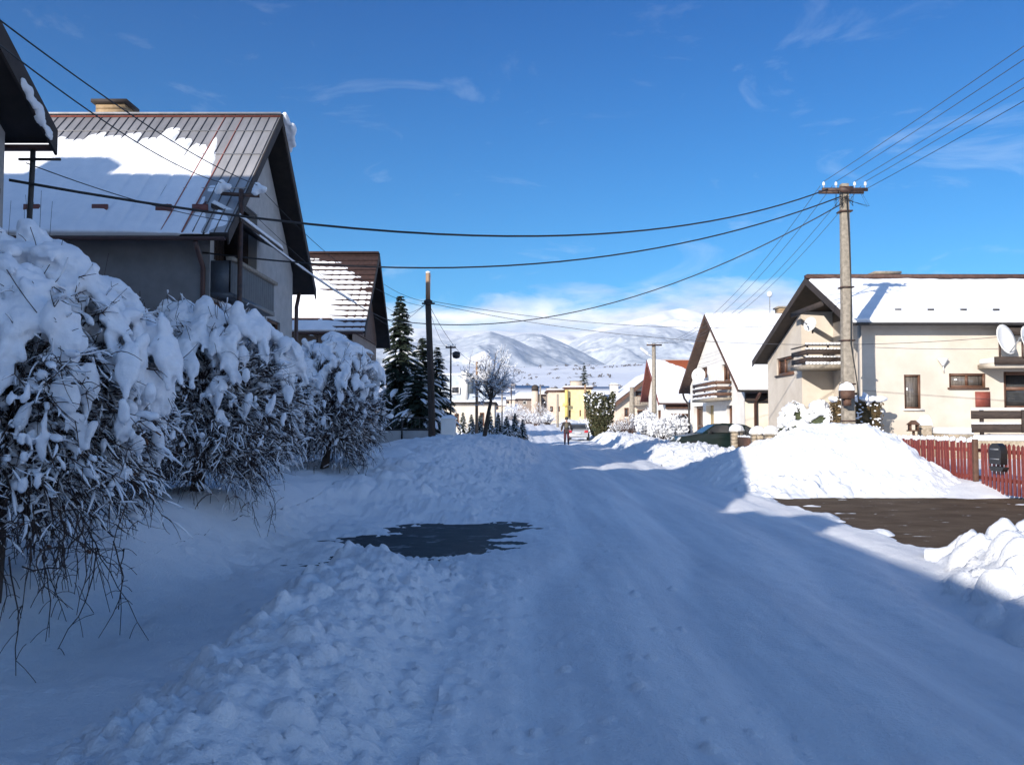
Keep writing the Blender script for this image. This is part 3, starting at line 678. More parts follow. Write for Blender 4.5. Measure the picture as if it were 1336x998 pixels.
cn = MB(); cn.prism([(XW - .05, lo[0] - .1, 6.42), (XW + .62, lo[0] - .1, 6.08), (XW + .62, lo[0] - .1, 6.0), (XW - .05, lo[0] - .1, 6.32)], (0, lo[1] - lo[0] + .3, 0)); cno = cn.build('canopy', DARKW, L1)
cs = MB(); cs.prism([(XW - .04, lo[0] - .09, 6.43), (XW + .02, lo[0] - .09, 6.49), (XW + .6, lo[0] - .09, 6.19), (XW + .65, lo[0] - .09, 6.075)], (0, lo[1] - lo[0] + .28, 0)); cs.build('snow', SNOW, cno)
def th_l1(U, T):
    n = noisy(U, T * 5.7, 1.1, 201); rib = ((U - .06) / .46) % 1; seam = np.minimum(rib, 1 - rib)
    top = np.interp(U, [0, .5, 1.0, 1.4, 2.0, 3.0, 5, 14.5], [.0, .12, .42, .80, .84, .82, .79, .75])
    fing = .09 * vn(np.floor((U - .06) / .46) * 7.7, T * 0, s=5) * np.interp(U, [0, 3, 5], [1, 1, .25])
    d = .09 * np.clip((top + fing + .035 * n - T) * 9, -1, 1)
    right = np.interp(U, [0, 1.0, 2.0, 3.2, 4.5], [-.030, -.022, -.008, .0, .012])
    d = np.minimum(d, d * 0 + .10 + right * 2.6) + .016 * n + np.where(U < 3.0, right, 0)
    low = .035 * np.exp(-((T - .07) / .045) ** 2) + .03 * np.exp(-((T - .33) / .03) ** 2) * (n > -.25) + .02 * np.exp(-((T - .20) / .02) ** 2)
    d = np.where(U < 2.2, np.maximum(d, low - .024 + .02 * n), d)
    d = d - .05 * np.exp(-(seam / .11) ** 2) * np.interp(U, [0, 2, 3.5, 5.5], [1, .9, .5, .05]) * np.interp(T, [0, .1], [.4, 1])
    return d
slope_snow(rf, -6.05, -20.5, e0, rg, th_l1, .05)
slope_snow(rf, -6.05, -20.5, e1, rg, lambda U, T: .09 + .03 * noisy(U, T * 5, 1, 9), .3)
for i in range(8):
    x = -6.75 - (.0 if i == 0 else .55 + 1.02 * (i - 1)); x = [-6.85, -7.65, -9.05, -10.55, -12.0, -13.4, -14.8, -16.2][i]
    y = 18.55; z = hf(y)
    MB().box(x - .17, x + .17, y - .03, y + .03, z + .06, z + .20).bar((x, y + .02, z + .14), (x, y + .35, hf(y + .35)), .03, .03).build('snow_guard', GUARD, rf)
gutter(L1, -6.08, -20.5, 17.93, 5.50)
MB().tubes([(-6.72, 17.95, 5.42), (-6.72, 18.1, 5.25), (-6.72, 18.42, 4.95), (-6.72, 18.42, 2), (-6.72, 18.42, 0)], .055, 8).build('downpipe', PIPE, L1, True)
MB().tubes([(-6.5, 25.9, 5.5), (-6.5, 25.75, 5.25), (-6.5, 25.6, 5.05), (-6.5, 25.6, 2.5), (-6.5, 25.6, 0)], .06, 8).build('downpipe', PIPE, L1, True)
g = np.random.default_rng(3); tt = g.random(16) * .6
bl = MB().blobs(np.stack([-6.0 + .10 * g.normal(size=16), 22.1 + 1.25 * tt, 9.62 - .9 * tt * 1.2 + .02], -1), frames(np.tile([[0., 1, -1]], (16, 1)), .13 + .07 * g.random(16), .08, .07 + .04 * g.random(16)), 2)
merged(bl, .04, .03, 7, 2).build('snow', SNOW, rf, True)

# ---- nearest left house, only the far end of its gable comes into view
L0 = thing('detached_house', 'dark-eaved grey house cut off by the frame, showing only one roof corner', 'house', (XW, 5.6, 0))
e0b, rgb, e1b = (.05, 5.42), (5.6, 9.0), (11.15, 5.42)
k0b, k1b = (1.85, 6.62), (9.35, 6.62); pr0 = [e0b, k0b, rgb, k1b, e1b]
h0 = lambda y: np.interp(y, [p[0] for p in pr0], [p[1] for p in pr0])
wb = MB(); panel(wb, Pg, [(.35, -.2), (10.95, -.2), (10.95, h0(10.95) - .2), (9.35, 6.4), (5.6, h0(5.6) - .25), (1.85, 6.4), (.35, h0(.35) - .2)], [(2.5, 4, 2.9, 4.2), (7, 8.5, 2.9, 4.2)], .2)
wb.box(-19.9, XW - .21, .35, 10.95, -.2, 5.3)
wb.build('wall', PLASTG, L0)
for q in ((2.5, 4), (7, 8.5)): window(L0, Pg, q[0], q[1], 2.9, 4.2, BFRAME, GLASS, (.5,), d=.12, sill=GREYM)
rf = roof(L0, -1, -6.05, -20, pr0, .14, METROOF, SOFFIT, .3)
slope_snow(rf, -6.05, -20, e1b, k1b, lambda U, T: .10 + .05 * noisy(U, T * 7, 1, 13) - .16 * sst(1.6, .9, U), .14)
slope_snow(rf, -6.05, -20, e0b, k0b, lambda U, T: .12 + .03 * noisy(U, T * 7, 1, 14), .3)
gutter(L0, -6.1, -20, 11.2, 5.26)
MB().tubes([(-6.35, 11.16, 5.2), (-6.35, 11.16, 5.0), (-6.35, 11.05, 3), (-6.35, 11.05, 0)], .035, 8).build('downpipe', DARKMET, L0, True)
MB().bar((-6.5, 11.1, 5.05), (-5.95, 11.1, 5.05), .03, .03).build('bracket', DARKMET, L0)
g = np.random.default_rng(5); tt = g.random(26)
bl = MB().blobs(np.stack([-6.0 + .02 * g.normal(size=26), 10.95 - .62 * tt, 5.42 + .66 * (tt * .62 + .2) - .16 - .10 * g.random(26)], -1), frames(np.tile([[0., 1, -1]], (26, 1)), .06 + .05 * g.random(26), .03, .04 + .04 * g.random(26)), 2)
merged(bl, .025, .02, 12, 2).build('snow', SNOW, rf, True)
rw = MB(); rw.prism([(-14.6, .5, 5.2), (-14.6, .5, 6.4), (-14.6, 5.6, 13.05), (-14.6, 10.7, 6.4), (-14.6, 10.7, 5.2)], (-17, 0, 0)); rw.box(-20.5, -19.2, 5.1, 6.1, 12.6, 13.65); rw.build('shadow_wing', SOFFIT, L0)  # unseen wing and stack, added to throw a shadow on the next roof
# unseen flat-roofed block, added behind the viewer only to cast shade along the street
TB = thing('shadow_block', 'long plain flat-roofed plastered block added unseen behind the viewer to shade the street', 'shadow caster', (-12, -24, 0))
wb = MB(); panel(wb, lambda u, v, k: (-6.5 - k, u, v), [(-52, -.2), (-1.2, -.2), (-1.2, 6.0), (-52, 6.0)], [(a, a + 1.6, b, b + 1.4) for a in np.arange(-50, -3, 4.2) for b in (1.2, 4.2)], .2)
wb.box(-17, -6.72, -52, -1.21, -.2, 5.98); wb.build('wall', PLASTSH, TB)
MB().box(-17.3, -6.25, -52.3, -.9, 6.0, 6.25).build('roof', SOFFIT, TB); MB().box(-17.2, -6.35, -52.2, -1, 6.252, 6.43).build('snow', SNOW, TB, bevel=.08)
for yy, hh, wx in ((-4.2, .7, .5), (-15.5, .8, .45), (-22, .9, .6)): chimney(TB, -7.3, yy, 6.2, 6.4 + hh, .35, wx, BRICKM, CONC, .15)  # stacks added to scallop the edge of the block's shadow
for a in np.arange(-50, -3, 4.2):
    for b in (1.2, 4.2): window(TB, lambda u, v, k: (-6.5 - k, u, v), a, a + 1.6, b, b + 1.4, WFRAME, GLASS, (.5,), d=.12)

# ---- second left house, brown tiles showing through the snow
XV = -6.1
L2 = thing('detached_house', 'brown-tiled house with dark timber gable beyond the metal-roofed house', 'house', (XV, 35.3, 0))
e0c, rgc, e1c = (32.0, 5.05), (35.35, 8.6), (38.7, 5.05)
h2 = roof_fn(*e0c, *rgc, *e1c)
Pv = lambda u, v, k: (XV - k, u, v)
wb = MB(); panel(wb, Pv, [(32.5, -.2), (38.2, -.2), (38.2, h2(38.2) - .17), (35.35, h2(35.35) - .2), (32.5, h2(32.5) - .17)], [(33.3, 34.5, 3.1, 4.3), (36.2, 37.4, 3.1, 4.3)], .2)
wb.box(-17, XV - .21, 32.5, 38.2, -.2, 4.95); wb.build('wall', PLASTB, L2)
mat_tim = MB(); mat_tim.prism([(XV + .02, 32.75, 5.0), (XV + .02, 37.95, 5.0), (XV + .02, 35.35, 8.15)], (.05, 0, 0)); mat_tim.build('gable_cladding', BROWNW, L2)
for q in ((33.3, 34.5), (36.2, 37.4)): window(L2, Pv, q[0], q[1], 3.1, 4.3, WFRAME, GLASS, (.5,), d=.1)
rf = roof(L2, -1, -5.55, -17.5, (e0c, rgc, e1c), .13, TILEBR, SOFFIT, .28)
for k in range(26):
    pass
tb = MB()
for k in range(15):
    t = (k + .5) / 15; y, z = e0c[0] + (rgc[0] - e0c[0]) * t, e0c[1] + (rgc[1] - e0c[1]) * t
    tb.bar((-5.56, y, z + .012), (-17.5, y, z + .012), .05, .05)
tb.bar((-5.56, rgc[0], rgc[1] + .03), (-17.5, rgc[0], rgc[1] + .03), .2, .1)
tb.build('tile_courses', TILEBR, rf)
def th_l2(U, T):
    n = noisy(U, T * 5, 1.3, 211); row = (T * 15) % 1; cell = (U * 3.2) % 1
    edge = np.interp(T, [0, .3, .55, .75, .9, 1], [-.3, -.1, .45, 1.2, 2.5, 4.6]) + .5 * n + .5 * vn(np.floor(T * 15), T * 0, s=3)
    full = .05 * np.clip((U - edge - 1.3) * 3, -1, 1)
    part = .045 * np.clip((U - edge + .3) * 2, -1, 1) - .06 * np.exp(-((row - .5) / .22) ** 2) - .03 * np.exp(-((cell - .5) / .16) ** 2)
    d = np.maximum(full, part) + .008 * n
    d = np.where((np.abs(T - .13) < .022) & (U > 1.2) & (U < 3.2) & (n > -.3), -.02, d)
    return np.where(T > .965, -.02, d)
slope_snow(rf, -5.55, -17.5, e0c, rgc, th_l2, .06)
slope_snow(rf, -5.55, -17.5, e1c, rgc, lambda U, T: .09 + .03 * noisy(U, T * 5, 1, 9), .3)
gutter(L2, -5.6, -17.5, 31.94, 4.95)

# ---- right house: cream walls, wide roof, recessed balcony in the gable
X1 = 11.5
R1 = thing('detached_house', 'wide cream house with snowy roof and recessed corner balcony behind the concrete pole', 'house', (X1, 33, 0))
n0, rr_, n1 = (27.45, 4.86), (31.6, 6.93), (38.75, 4.33)
h1 = roof_fn(*n0, *rr_, *n1)
G0, G1, REC, XR1 = 28.0, 38.3, 33.8, 12.75
Pw = lambda u, v, k: (X1 + k, u, v)
Pr = lambda u, v, k: (XR1 + k, u, v)
Ps = lambda u, v, k: (u, REC + k, v)
Pf = lambda u, v, k: (u, G0 + k, v)
wb = MB()
gw = (34.75, 37.0, 3.58, 4.32)
panel(wb, Pw, [(REC, -.2), (G1, -.2), (G1, h1(G1) - .17), (REC, h1(REC) - .17)], [gw], .2)
panel(wb, Ps, [(X1, -.2), (XR1, -.2), (XR1, h1(REC) - .17), (X1, h1(REC) - .17)], [])
d_up = (29.2, 30.6, 3.85, 5.75); d_lo = (31.2, 32.2, .15, 2.2); w_lo = (28.9, 30.3, 1.6, 2.8)
panel(wb, Pr, [(G0 + .02, -.2), (REC, -.2), (REC, h1(REC) - .17), (rr_[0], h1(rr_[0]) - .2), (G0 + .02, h1(G0) - .17)], [d_up, d_lo, w_lo], .16)
wA = (12.88, 13.42, 2.02, 3.14); wB = (14.36, 15.56, 2.72, 3.18); dC = (16.15, 17.7, 2.0, 3.24)
panel(wb, Pf, [(X1, -.2), (23, -.2), (23, h1(G0) - .17), (X1, h1(G0) - .17)], [wA, wB, dC], .16)
wb.box(X1 + .02, X1 + .35, G0 + .01, G0 + .36, -.2, h1(G0) - .2)
wb.add([(X1, G1, -.2), (23, G1, -.2), (23, G1, h1(G1) - .17), (X1, G1, h1(G1) - .17)], [(0, 1, 2, 3)])
wb.add([(23, G0, -.2), (23, G1, -.2), (23, G1, h1(G1) - .17), (23, rr_[0], h1(rr_[0]) - .2), (23, G0, h1(G0) - .17)], [(0, 1, 2, 3, 4)])
wb.build('wall', PLASTC, R1)
rf = roof(R1, 1, 10.95, 23.5, (n0, rr_, n1), .13, TILEBR, SOFFIT, .24)
MB().bar((10.95, rr_[0], rr_[1] + .05), (23.5, rr_[0], rr_[1] + .05), .34, .16).build('ridge_tiles', TILEBR, rf)
ch = chimney(rf, 14.3, 32.6, 6.2, 7.22, .42, .3, CONC); 
slope_snow(rf, 10.98, 23.5, n0, rr_, lambda U, T: .085 + .02 * noisy(U, T * 4.6, 1.2, 221) - .16 * sst(.93, .985, T + .02 * noisy(U, T, 2, 3)) + .02 * np.exp(-((T - .16) / .03) ** 2) - .10 * (np.exp(-(((U - 3.1) / .10) ** 2 + ((T - .56) / .009) ** 2)) + np.exp(-(((U - 5.0) / .10) ** 2 + ((T - .60) / .009) ** 2))), .06)
slope_snow(rf, 10.98, 23.5, n1, rr_, lambda U, T: .09 + .02 * noisy(U, T * 4.6, 1.2, 222), .25)
gutter(R1, 10.95, 23.5, 27.38, 4.76, .075, DARKMET)
for k in range(9):
    x = 12.75 + 1.08 * k
    MB().box(x - .10, x + .10, 28.02, 28.06, h1(28.05) + .09, h1(28.05) + .16).build('snow_guard', DARKMET, rf)
# attic tie beam and dark boarding under the apex
ab = MB(); ab.box(11.05, 11.15, 30.2, 33.7, 5.72, 5.9); ab.box(XR1 - .12, XR1 - .05, 30.6, 33.2, 5.9, 6.1)
ab.prism([(XR1 - .04, 29.6, 5.5), (XR1 - .04, 33.7, 5.5), (XR1 - .04, 33.7, 5.9), (XR1 - .04, 31.6, 6.62)], (.035, 0, 0)); ab.build('gable_boarding', SOFFIT, R1)
window(R1, Pw, *gw, BFRAME, CURTAIN, (.62,), d=.12, fw=.09, sill=BROWNW)
window(R1, Pr, *d_up, BFRAME, GLASS, (), (.4,), d=.1, fw=.1, name='balcony_door'); window(R1, Pr, *d_lo, BFRAME, GLASS, (), (.45,), d=.1, fw=.1, name='door'); window(R1, Pr, *w_lo, BFRAME, GLASS, (.5,), d=.1)
window(R1, Pf, *wA, BFRAME, CURTAIN, (), d=.09, fw=.055, sill=PLASTN); window(R1, Pf, *wB, BFRAME, CURTAIN, (.5,), d=.09, fw=.07, sill=BROWNW)
dr = window(R1, Pf, *dC, BFRAME, GLASS, (.55,), (.55,), d=.12, fw=.11, name='door')
MB().box(15.2, 15.68, 27.965, 28.0 - .002, 2.08, 2.58).build('meter_cabinet', REDBARGE, R1)
# balcony
bl = MB(); bl.box(11.05, XR1 - .003, 31.95, REC - .006, 3.60, 3.74); bal = bl.build('balcony', CONC, R1)
rl = MB()
for z in (3.82, 4.12): rl.box(11.07, XR1 - .01, 31.97, 32.01, z, z + .19); rl.box(11.07, 11.11, 32.012, 33.74, z, z + .19)
for x in (11.12, 11.9, 12.66): rl.box(x - .03, x + .03, 32.012, 32.07, 3.742, 4.44)
rl.box(11.05, XR1 - .01, 31.95, 32.03, 4.44, 4.48); rl.box(11.05, 11.13, 32.032, 33.74, 4.44, 4.48)
rl.build('railing', DARKW, bal)
for z, h in ((3.742, .12), (4.01, .06), (4.31, .06), (4.48, .09)):
    sn = MB(); xs = np.linspace(11.04, XR1 - .02, 14); hh = h * (1 + .4 * fbm(xs * 2, xs * 0 + z, o=3))
    for a, b, q in zip(xs[:-1], xs[1:], hh): sn.box(a, b, 31.93, 32.05, z + .001, z + q)
    sn.build('snow', SNOW, bal)
# little entrance balcony with canopy at the right end, terrace below it
cp = MB(); cp.box(15.3, 19.5, 26.9, 27.995, 3.32, 3.46); cpo = cp.build('canopy', PLASTC, R1)
MB().box(15.22, 19.55, 26.78, 26.88, 3.40, 3.64).build('fascia', DARKW, cpo); MB().box(15.33, 19.5, 26.9, 27.98, 3.462, 3.64).build('snow', SNOW, cpo, bevel=.05)
MB().box(16.05, 21, 27.5, 27.99, 4.42, 4.70).build('eave_box', SOFFIT, R1)
tr = MB(); tr.box(14.05, 20, 25.9, 27.99, -.2, 1.02); tr.box(13.3, 14.04, 26.0, 27.99, -.2, 1.22); ter = tr.build('terrace', STONEM, R1)
rl = MB()
for z in (1.27, 1.68): rl.box(13.95, 19.5, 25.92, 25.96, z, z + .25)
for x in (14.3, 16.2, 18.4): rl.box(x - .045, x + .045, 25.965, 26.05, 1.0, 2.0)
rl.box(15.45, 16.7, 25.86, 25.915, 1.26, 1.95); rl.build('railing', DARKW, ter)
for q in ((14.02, 19.6, 25.85, 27.9, 1.022, 1.19), (13.95, 19.5, 25.9, 25.98, 1.951, 2.02), (13.95, 15.44, 25.9, 25.98, 1.521, 1.58), (13.26, 14.04, 25.95, 27.9, 1.222, 1.42)): MB().box(*q).build('snow', SNOW, ter, bevel=.03)
wlp = MB(); wlp.lathe((14.1, 27.86, 3.42), [(.04, 0), (.06, .05), (.16, .2), (.17, .24), (.02, .25)], 12); wlp.bar((14.1, 27.86, 3.44), (14.2, 27.99, 3.2), .03, .03); wlp.build('wall_lamp', DISHW, R1)

# ---- second right house, white with steep snowy roof and balcony
X2 = 11.5
R2 = thing('detached_house', 'white house with steep snow-covered roof and small balcony behind the green car', 'house', (X2, 48.5, 0))
m0, mr, m1 = (41.3, 3.20), (48.3, 7.66), (55.9, 3.55)
h3 = roof_fn(*m0, *mr, *m1)
P2 = lambda u, v, k: (X2 + k, u, v)
ya = lambda px: X2 * F / (px - 668)
wb = MB()
wi = {'a': (ya(923), ya(914), 4.2, 4.85), 'b': (ya(953), ya(942.5), 3.75, 4.7), 'c': (ya(917), ya(905), .1, 2.55), 'd': (ya(931), ya(921), .3, 2.55), 'e': (ya(955), ya(948), .5, 2.45)}
panel(wb, P2, [(42.2, -.2), (55, -.2), (55, h3(55) - .17), (48.3, h3(48.3) - .2), (42.2, h3(42.2) - .17)], list(wi.values()), .3)
wb.box(X2 + .31, 23, 42.2, 55, -.2, 3.0); wb.build('wall', PLASTN, R2)
MB().box(X2 + .01, 23, 42.16, 42.195, -.2, 3.0).build('side_wall', PLASTC, R2)
window(R2, P2, *wi['a'], BFRAME, GLASS, (.5,), d=.15, fw=.1); window(R2, P2, *wi['b'], BFRAME, GLASS, (.55,), d=.15, fw=.12, name='balcony_door')
window(R2, P2, *wi['c'], BFRAME, CURTAIN, (), (.5,), d=.25, fw=.15, name='door'); window(R2, P2, *wi['e'], BFRAME, CURTAIN, (), (.5,), d=.2, fw=.14, name='door')
dn = MB(); u0, u1, v0, v1 = wi['d']; dn.pbox(P2, u0, u1, v0, v1, .28, .30); pn = dn.build('porch_tiling', YTILE, R2)
window(R2, P2, u0 + .05, u0 + .75, v0 + .7, v0 + 1.7, BFRAME, GLASS, (), d=.24, fw=.08)
rf = roof(R2, 1, 10.95, 23.4, (m0, mr, m1), .13, TILEBR, BROWNW, .17)
slope_snow(rf, 10.97, 23.4, m0, mr, lambda U, T: .10 + .02 * noisy(U, T * 8, 1.2, 231) + .012 * np.sin(T * 110) - .2 * np.exp(-(((U - 9.9) / .4) ** 2 + ((T - .93) / .035) ** 2)), .08)
slope_snow(rf, 10.97, 23.4, m1, mr, lambda U, T: .1 + .02 * noisy(U, T * 8, 1.2, 232), .25)
chimney(rf, 15.75, 49.4, 6.5, 8.15, .33, .4, BRICKM)
gutter(R2, 10.95, 23.4, 41.2, 3.1, .08, DARKMET)
MB().box(X2 + .005, 23, 41.9, 42.15, 2.6, 2.98).build('eave_board', SOFFIT, R2)
MB().tubes([(12.0, 41.25, 3.05), (12.0, 41.5, 2.85), (12.0, 42.05, 2.6), (12.0, 42.05, 0)], .085, 8).build('downpipe', PIPE, R2, True)
MB().tubes([(11.2, 55.85, 3.4), (11.25, 55.7, 3.1), (11.42, 55.1, 2.7), (11.42, 55.1, 0)], .07, 8).build('downpipe', DARKMET, R2, True)
bb = MB(); b0, b1 = ya(955), ya(923); bb.box(10.6, X2 - .003, b0, b1, 2.72, 2.86); bal = bb.build('balcony', CONC, R2)
rl = MB()
for z in (2.95, 3.27, 3.56): rl.box(10.62, 10.66, b0 + .02, b1 - .02, z, z + .17)
for z in (2.95, 3.27, 3.56): rl.box(10.665, X2 - .01, b0 + .02, b0 + .06, z, z + .17)
for y in (b0 + .1, (b0 + b1) / 2, b1 - .1): rl.box(10.665, 10.74, y - .05, y + .05, 2.86, 3.8)
rl.build('railing', BROWNW, bal)
for z, h in ((2.861, .1), (3.121, .07), (3.441, .07), (3.731, .09)):
    sn = MB()
    for a in np.arange(b0, b1 - .2, .3): sn.box(10.58, 10.72, a, a + .3, z, z + h * (.7 + .6 * rng.random()))
    sn.build('snow', SNOW, bal)

# ---- red-roofed third house
X3 = 11.5
R3 = thing('detached_house', 'pale house with bare orange tile strip along its snowy roof ridge', 'house', (X3, 68, 0))
k0, kr, k1 = (63.4, 3.05), (68.8, 6.55), (72.3, 3.4)
h4 = roof_fn(*k0, *kr, *k1); P3 = lambda u, v, k: (X3 + k, u, v); P3f = lambda u, v, k: (u, 64.0 + k, v)
wb = MB(); panel(wb, P3, [(64, -.2), (71.8, -.2), (71.8, h4(71.8) - .17), (68.8, h4(68.8) - .2), (64, h4(64) - .17)], [(66, 67.4, 1.2, 2.5)], .2)
panel(wb, P3f, [(X3, -.2), (22, -.2), (22, h4(64) - .17), (X3, h4(64) - .17)], [(11.9, 13.3, .9, 2.2), (15, 16.4, .9, 2.2)], .2)
wb.box(X3 + .22, 22, 64.21, 71.8, -.2, 3.0); wb.build('wall', PLASTN, R3)
window(R3, P3, 66, 67.4, 1.2, 2.5, BFRAME, GLASS, (.5,)); window(R3, P3f, 11.9, 13.3, .9, 2.2, BFRAME, GLASS, (), fw=.12); window(R3, P3f, 15, 16.4, .9, 2.2, BFRAME, GLASS, (.5,))
rf = roof(R3, 1, 10.9, 22.5, (k0, kr, k1), .16, TILERED, REDBARGE, .28)
def th_r3(U, T):
    n = noisy(U, T * 6, 1.2, 241); top = np.interp(U, [0, .6, 1.6, 2.6, 3.6, 6, 11.6], [1.2, 1.15, .97, .80, .70, .60, .55]) + .06 * n
    return .1 * np.clip((top - T) * 9, -1, 1) + .012 * n
slope_snow(rf, 10.92, 22.5, k0, kr, th_r3, .1); slope_snow(rf, 10.92, 22.5, k1, kr, lambda U, T: .1 + 0 * U, .3)
gutter(R3, 10.9, 22.5, 63.3, 2.95, .09, PIPE); MB().box(X3 + .01, 22, 63.75, 63.99, 2.55, 2.85).build('eave_board', BROWNW, R3)

# ---- fourth house, gable towards the viewer
R4 = thing('detached_house', 'low white house with brown gable edge and snowy roof beside the dark green cypress', 'house', (13, 86, .2))
Y4 = 86.0; le, ap, re = (10.0, 3.2), (14.6, 6.75), (19.2, 3.2)
P4 = lambda u, v, k: (u, Y4 + .6 + k, v)
h5 = lambda x: np.interp(x, [le[0], ap[0], re[0]], [le[1], ap[1], re[1]])
wb = MB(); panel(wb, P4, [(10.5, -.3), (18.7, -.3), (18.7, h5(18.7) - .2), (14.6, h5(14.6) - .25), (10.5, h5(10.5) - .2)], [(12.55, 13.5, 4.1, 4.7), (11.4, 11.85, 2.1, 3.0), (12.7, 13.6, 1.9, 2.8)], .2)
wb.box(10.5, 18.7, Y4 + .81, Y4 + 14, -.3, 3.2); wb.build('wall', PLASTP, R4)
for q in ((12.55, 13.5, 4.1, 4.7), (11.4, 11.85, 2.1, 3.0), (12.7, 13.6, 1.9, 2.8)): window(R4, P4, *q, BFRAME, GLASS, (), fw=.12)
rm = MB(); th = .18
poly = [le, ap, re, (re[0], re[1] - th), (ap[0], ap[1] - th * 1.3), (le[0], le[1] - th)]
A = [(x, Y4, z) for x, z in poly]; B = [(x, Y4 + 14.4, z) for x, z in poly]
rm.add(A + B, [(0, 1, 7, 6), (1, 2, 8, 7)], 0); rm.add(A + B, [(2, 3, 9, 8), (3, 4, 10, 9), (4, 5, 11, 10), (5, 0, 6, 11), (0, 1, 4, 5), (1, 2, 3, 4)], 1)
rfo = rm.build('roof', [TILEBR, SOFFIT], R4)
bg_ = MB()
for p, q in ((le, ap), (ap, re)): bg_.prism([(p[0], Y4 - .04, p[1] + .02), (q[0], Y4 - .04, q[1] + .02), (q[0], Y4 - .04, q[1] - .42), (p[0], Y4 - .04, p[1] - .42)], (0, .05, 0))
bg_.build('bargeboard', BROWNW, rfo)
sn = MB()
for p, q in ((le, ap), (re, ap)):
    nx_, ny_ = 24, 40; T, U = np.meshgrid(np.linspace(-.01, 1, nx_), np.linspace(0, 14.4, ny_)); D = .14 + .05 * noisy(U, T * 6, .8, 251)
    D[:, 0] = -.05; D[0] *= .6
    V = np.stack([p[0] + (q[0] - p[0]) * T, Y4 + U, p[1] + (q[1] - p[1]) * T + D], -1).reshape(-1, 3)
    i = np.arange(ny_ - 1)[:, None] * nx_; j = np.arange(nx_ - 1)[None]; sn.add(V, np.stack([i + j, i + j + 1, i + nx_ + j + 1, i + nx_ + j], -1).reshape(-1, 4))
sn.build('roof_snow', ROOFSNOW, rfo, True)
chimney(rfo, 11.35, Y4 + 9, 3.9, 5.6, .45, .45, PLASTN, CONC, .2)
bl = MB(); bl.box(12.2, 13.6, Y4 - .35, Y4 + .58, 3.2, 3.3); 
for k in range(9): bl.box(12.22 + k * .165, 12.32 + k * .165, Y4 - .35, Y4 - .31, 3.3, 4.05)
bl.box(12.2, 13.6, Y4 - .36, Y4 - .29, 4.05, 4.12); bl.build('balcony', CONC, R4)

# ---- simple far houses: walls with openings, snowy gable or flat roofs
def far_house(label, x0, x1, Y, depth, z0, zt, wall, roofm=TILEBR, ridge=0, wins=(), flat=False, name='house', cat='house', ridge_along='x', chim=None, win_frame=BFRAME):
    root = thing(name, label, cat, ((x0 + x1) / 2, Y, z0))
    P = lambda u, v, k: (u, Y + k, v); wb = MB()
    gable = ridge and ridge_along == 'y'
    out = [(x0, z0 - .5), (x1, z0 - .5), (x1, zt)] + ([((x0 + x1) / 2, zt + ridge)] if gable else []) + [(x0, zt)]
    panel(wb, P, out, list(wins), .2)
    wb.box(x0, x1, Y + .21, Y + depth, z0 - .5, zt)
    if ridge and not gable:
        for x in (x0 + .01, x1 - .01): wb.prism([(x, Y, zt), (x, Y + depth, zt), (x, Y + depth / 2, zt + ridge)], (.02, 0, 0))
    wb.build('wall', wall, root)
    for q in wins: window(root, P, *q, win_frame, GLASS, (.5,) if q[1] - q[0] > 1 else (), fw=.1)
    o = .45
    if flat:
        r = MB().box(x0 - .3, x1 + .3, Y - .3, Y + depth + .3, zt + .002, zt + .28).build('roof', roofm, root)
        MB().box(x0 - .25, x1 + .25, Y - .25, Y + depth + .25, zt + .282, zt + .45).build('snow', SNOW, r, bevel=.08)
    else:
        r = MB(); s_ = MB(); hw = (x1 - x0) / 2 if gable else depth / 2; k = ridge / hw
        for sg in (-1, 1):
            if gable:
                xm = (x0 + x1) / 2; q = [(xm, Y - o, zt + ridge), (xm + sg * (hw + o), Y - o, zt - o * k)]; e = (0, depth + 2 * o, 0)
            else:
                ym = Y + hw; q = [(x0 - o, ym, zt + ridge), (x0 - o, ym + sg * (hw + o), zt - o * k)]; e = (x1 - x0 + 2 * o, 0, 0)
            q = np.array(q); up = np.array((0, 0, 1.))
            r.prism([q[0] + up * .02, q[1] + up * .02, q[1] + up * .2, q[0] + up * .2], e)
            e2 = np.array(e, float); s_.prism([q[0] + up * .21, q[1] + up * .21, q[1] + up * .25, q[1] * .96 + q[0] * .04 + up * .40, q[0] + up * .42], e2 * .99)
        r = r.build('roof', roofm, root); s_.build('roof_snow', ROOFSNOW, r)
    if chim: chimney(r, *chim)
    return root

# left house in the dip with a big grey upper storey
LF = thing('house', 'cream house with grey roofed upper storey and white chimney behind the bare fruit tree', 'house', (-3, 76, .3))
Y5 = 76.; Px = lambda u, v, k: (u, Y5 + k, v); X5 = lambda px: (px - 668) / F * Y5
wb = MB(); ww = [(X5(593), X5(599), 1.2, 2.3), (X5(626), X5(632), 1.2, 2.4)]
panel(wb, Px, [(-8.5, -.5), (X5(645), -.5), (X5(645), 3.15), (-8.5, 3.15)], ww, .2); wb.box(-8.5, X5(645), Y5 + .21, Y5 + 9, -.5, 3.15); wb.build('wall', PLASTC, LF)
for q in ww: window(LF, Px, *q, BFRAME, GLASS, (), fw=.1)
up = MB(); up.prism([(-8.3, Y5 + .1, 3.45), (X5(643), Y5 + .1, 3.45), (X5(636), Y5 + .9, 5.75), (-8.3, Y5 + .9, 5.75)], (0, 7.8, 0)); upo = up.build('upper_storey', mat('pale_grey_cladding', (.33, .37, .42), (.42, .46, .5), 4, .6), LF)
MB().box(-8.9, X5(648), Y5 - .4, Y5 + 9.3, 3.152, 3.32).build('ledge', SOFFIT, LF); MB().box(-8.85, X5(647.5), Y5 - .35, Y5 + .25, 3.322, 3.5).build('snow', SNOW, LF, bevel=.05)
MB().box(-8.3, X5(625), Y5 + .8, Y5 + 8.8, 5.752, 5.95).build('roof_snow', SNOW, LF, bevel=.06)
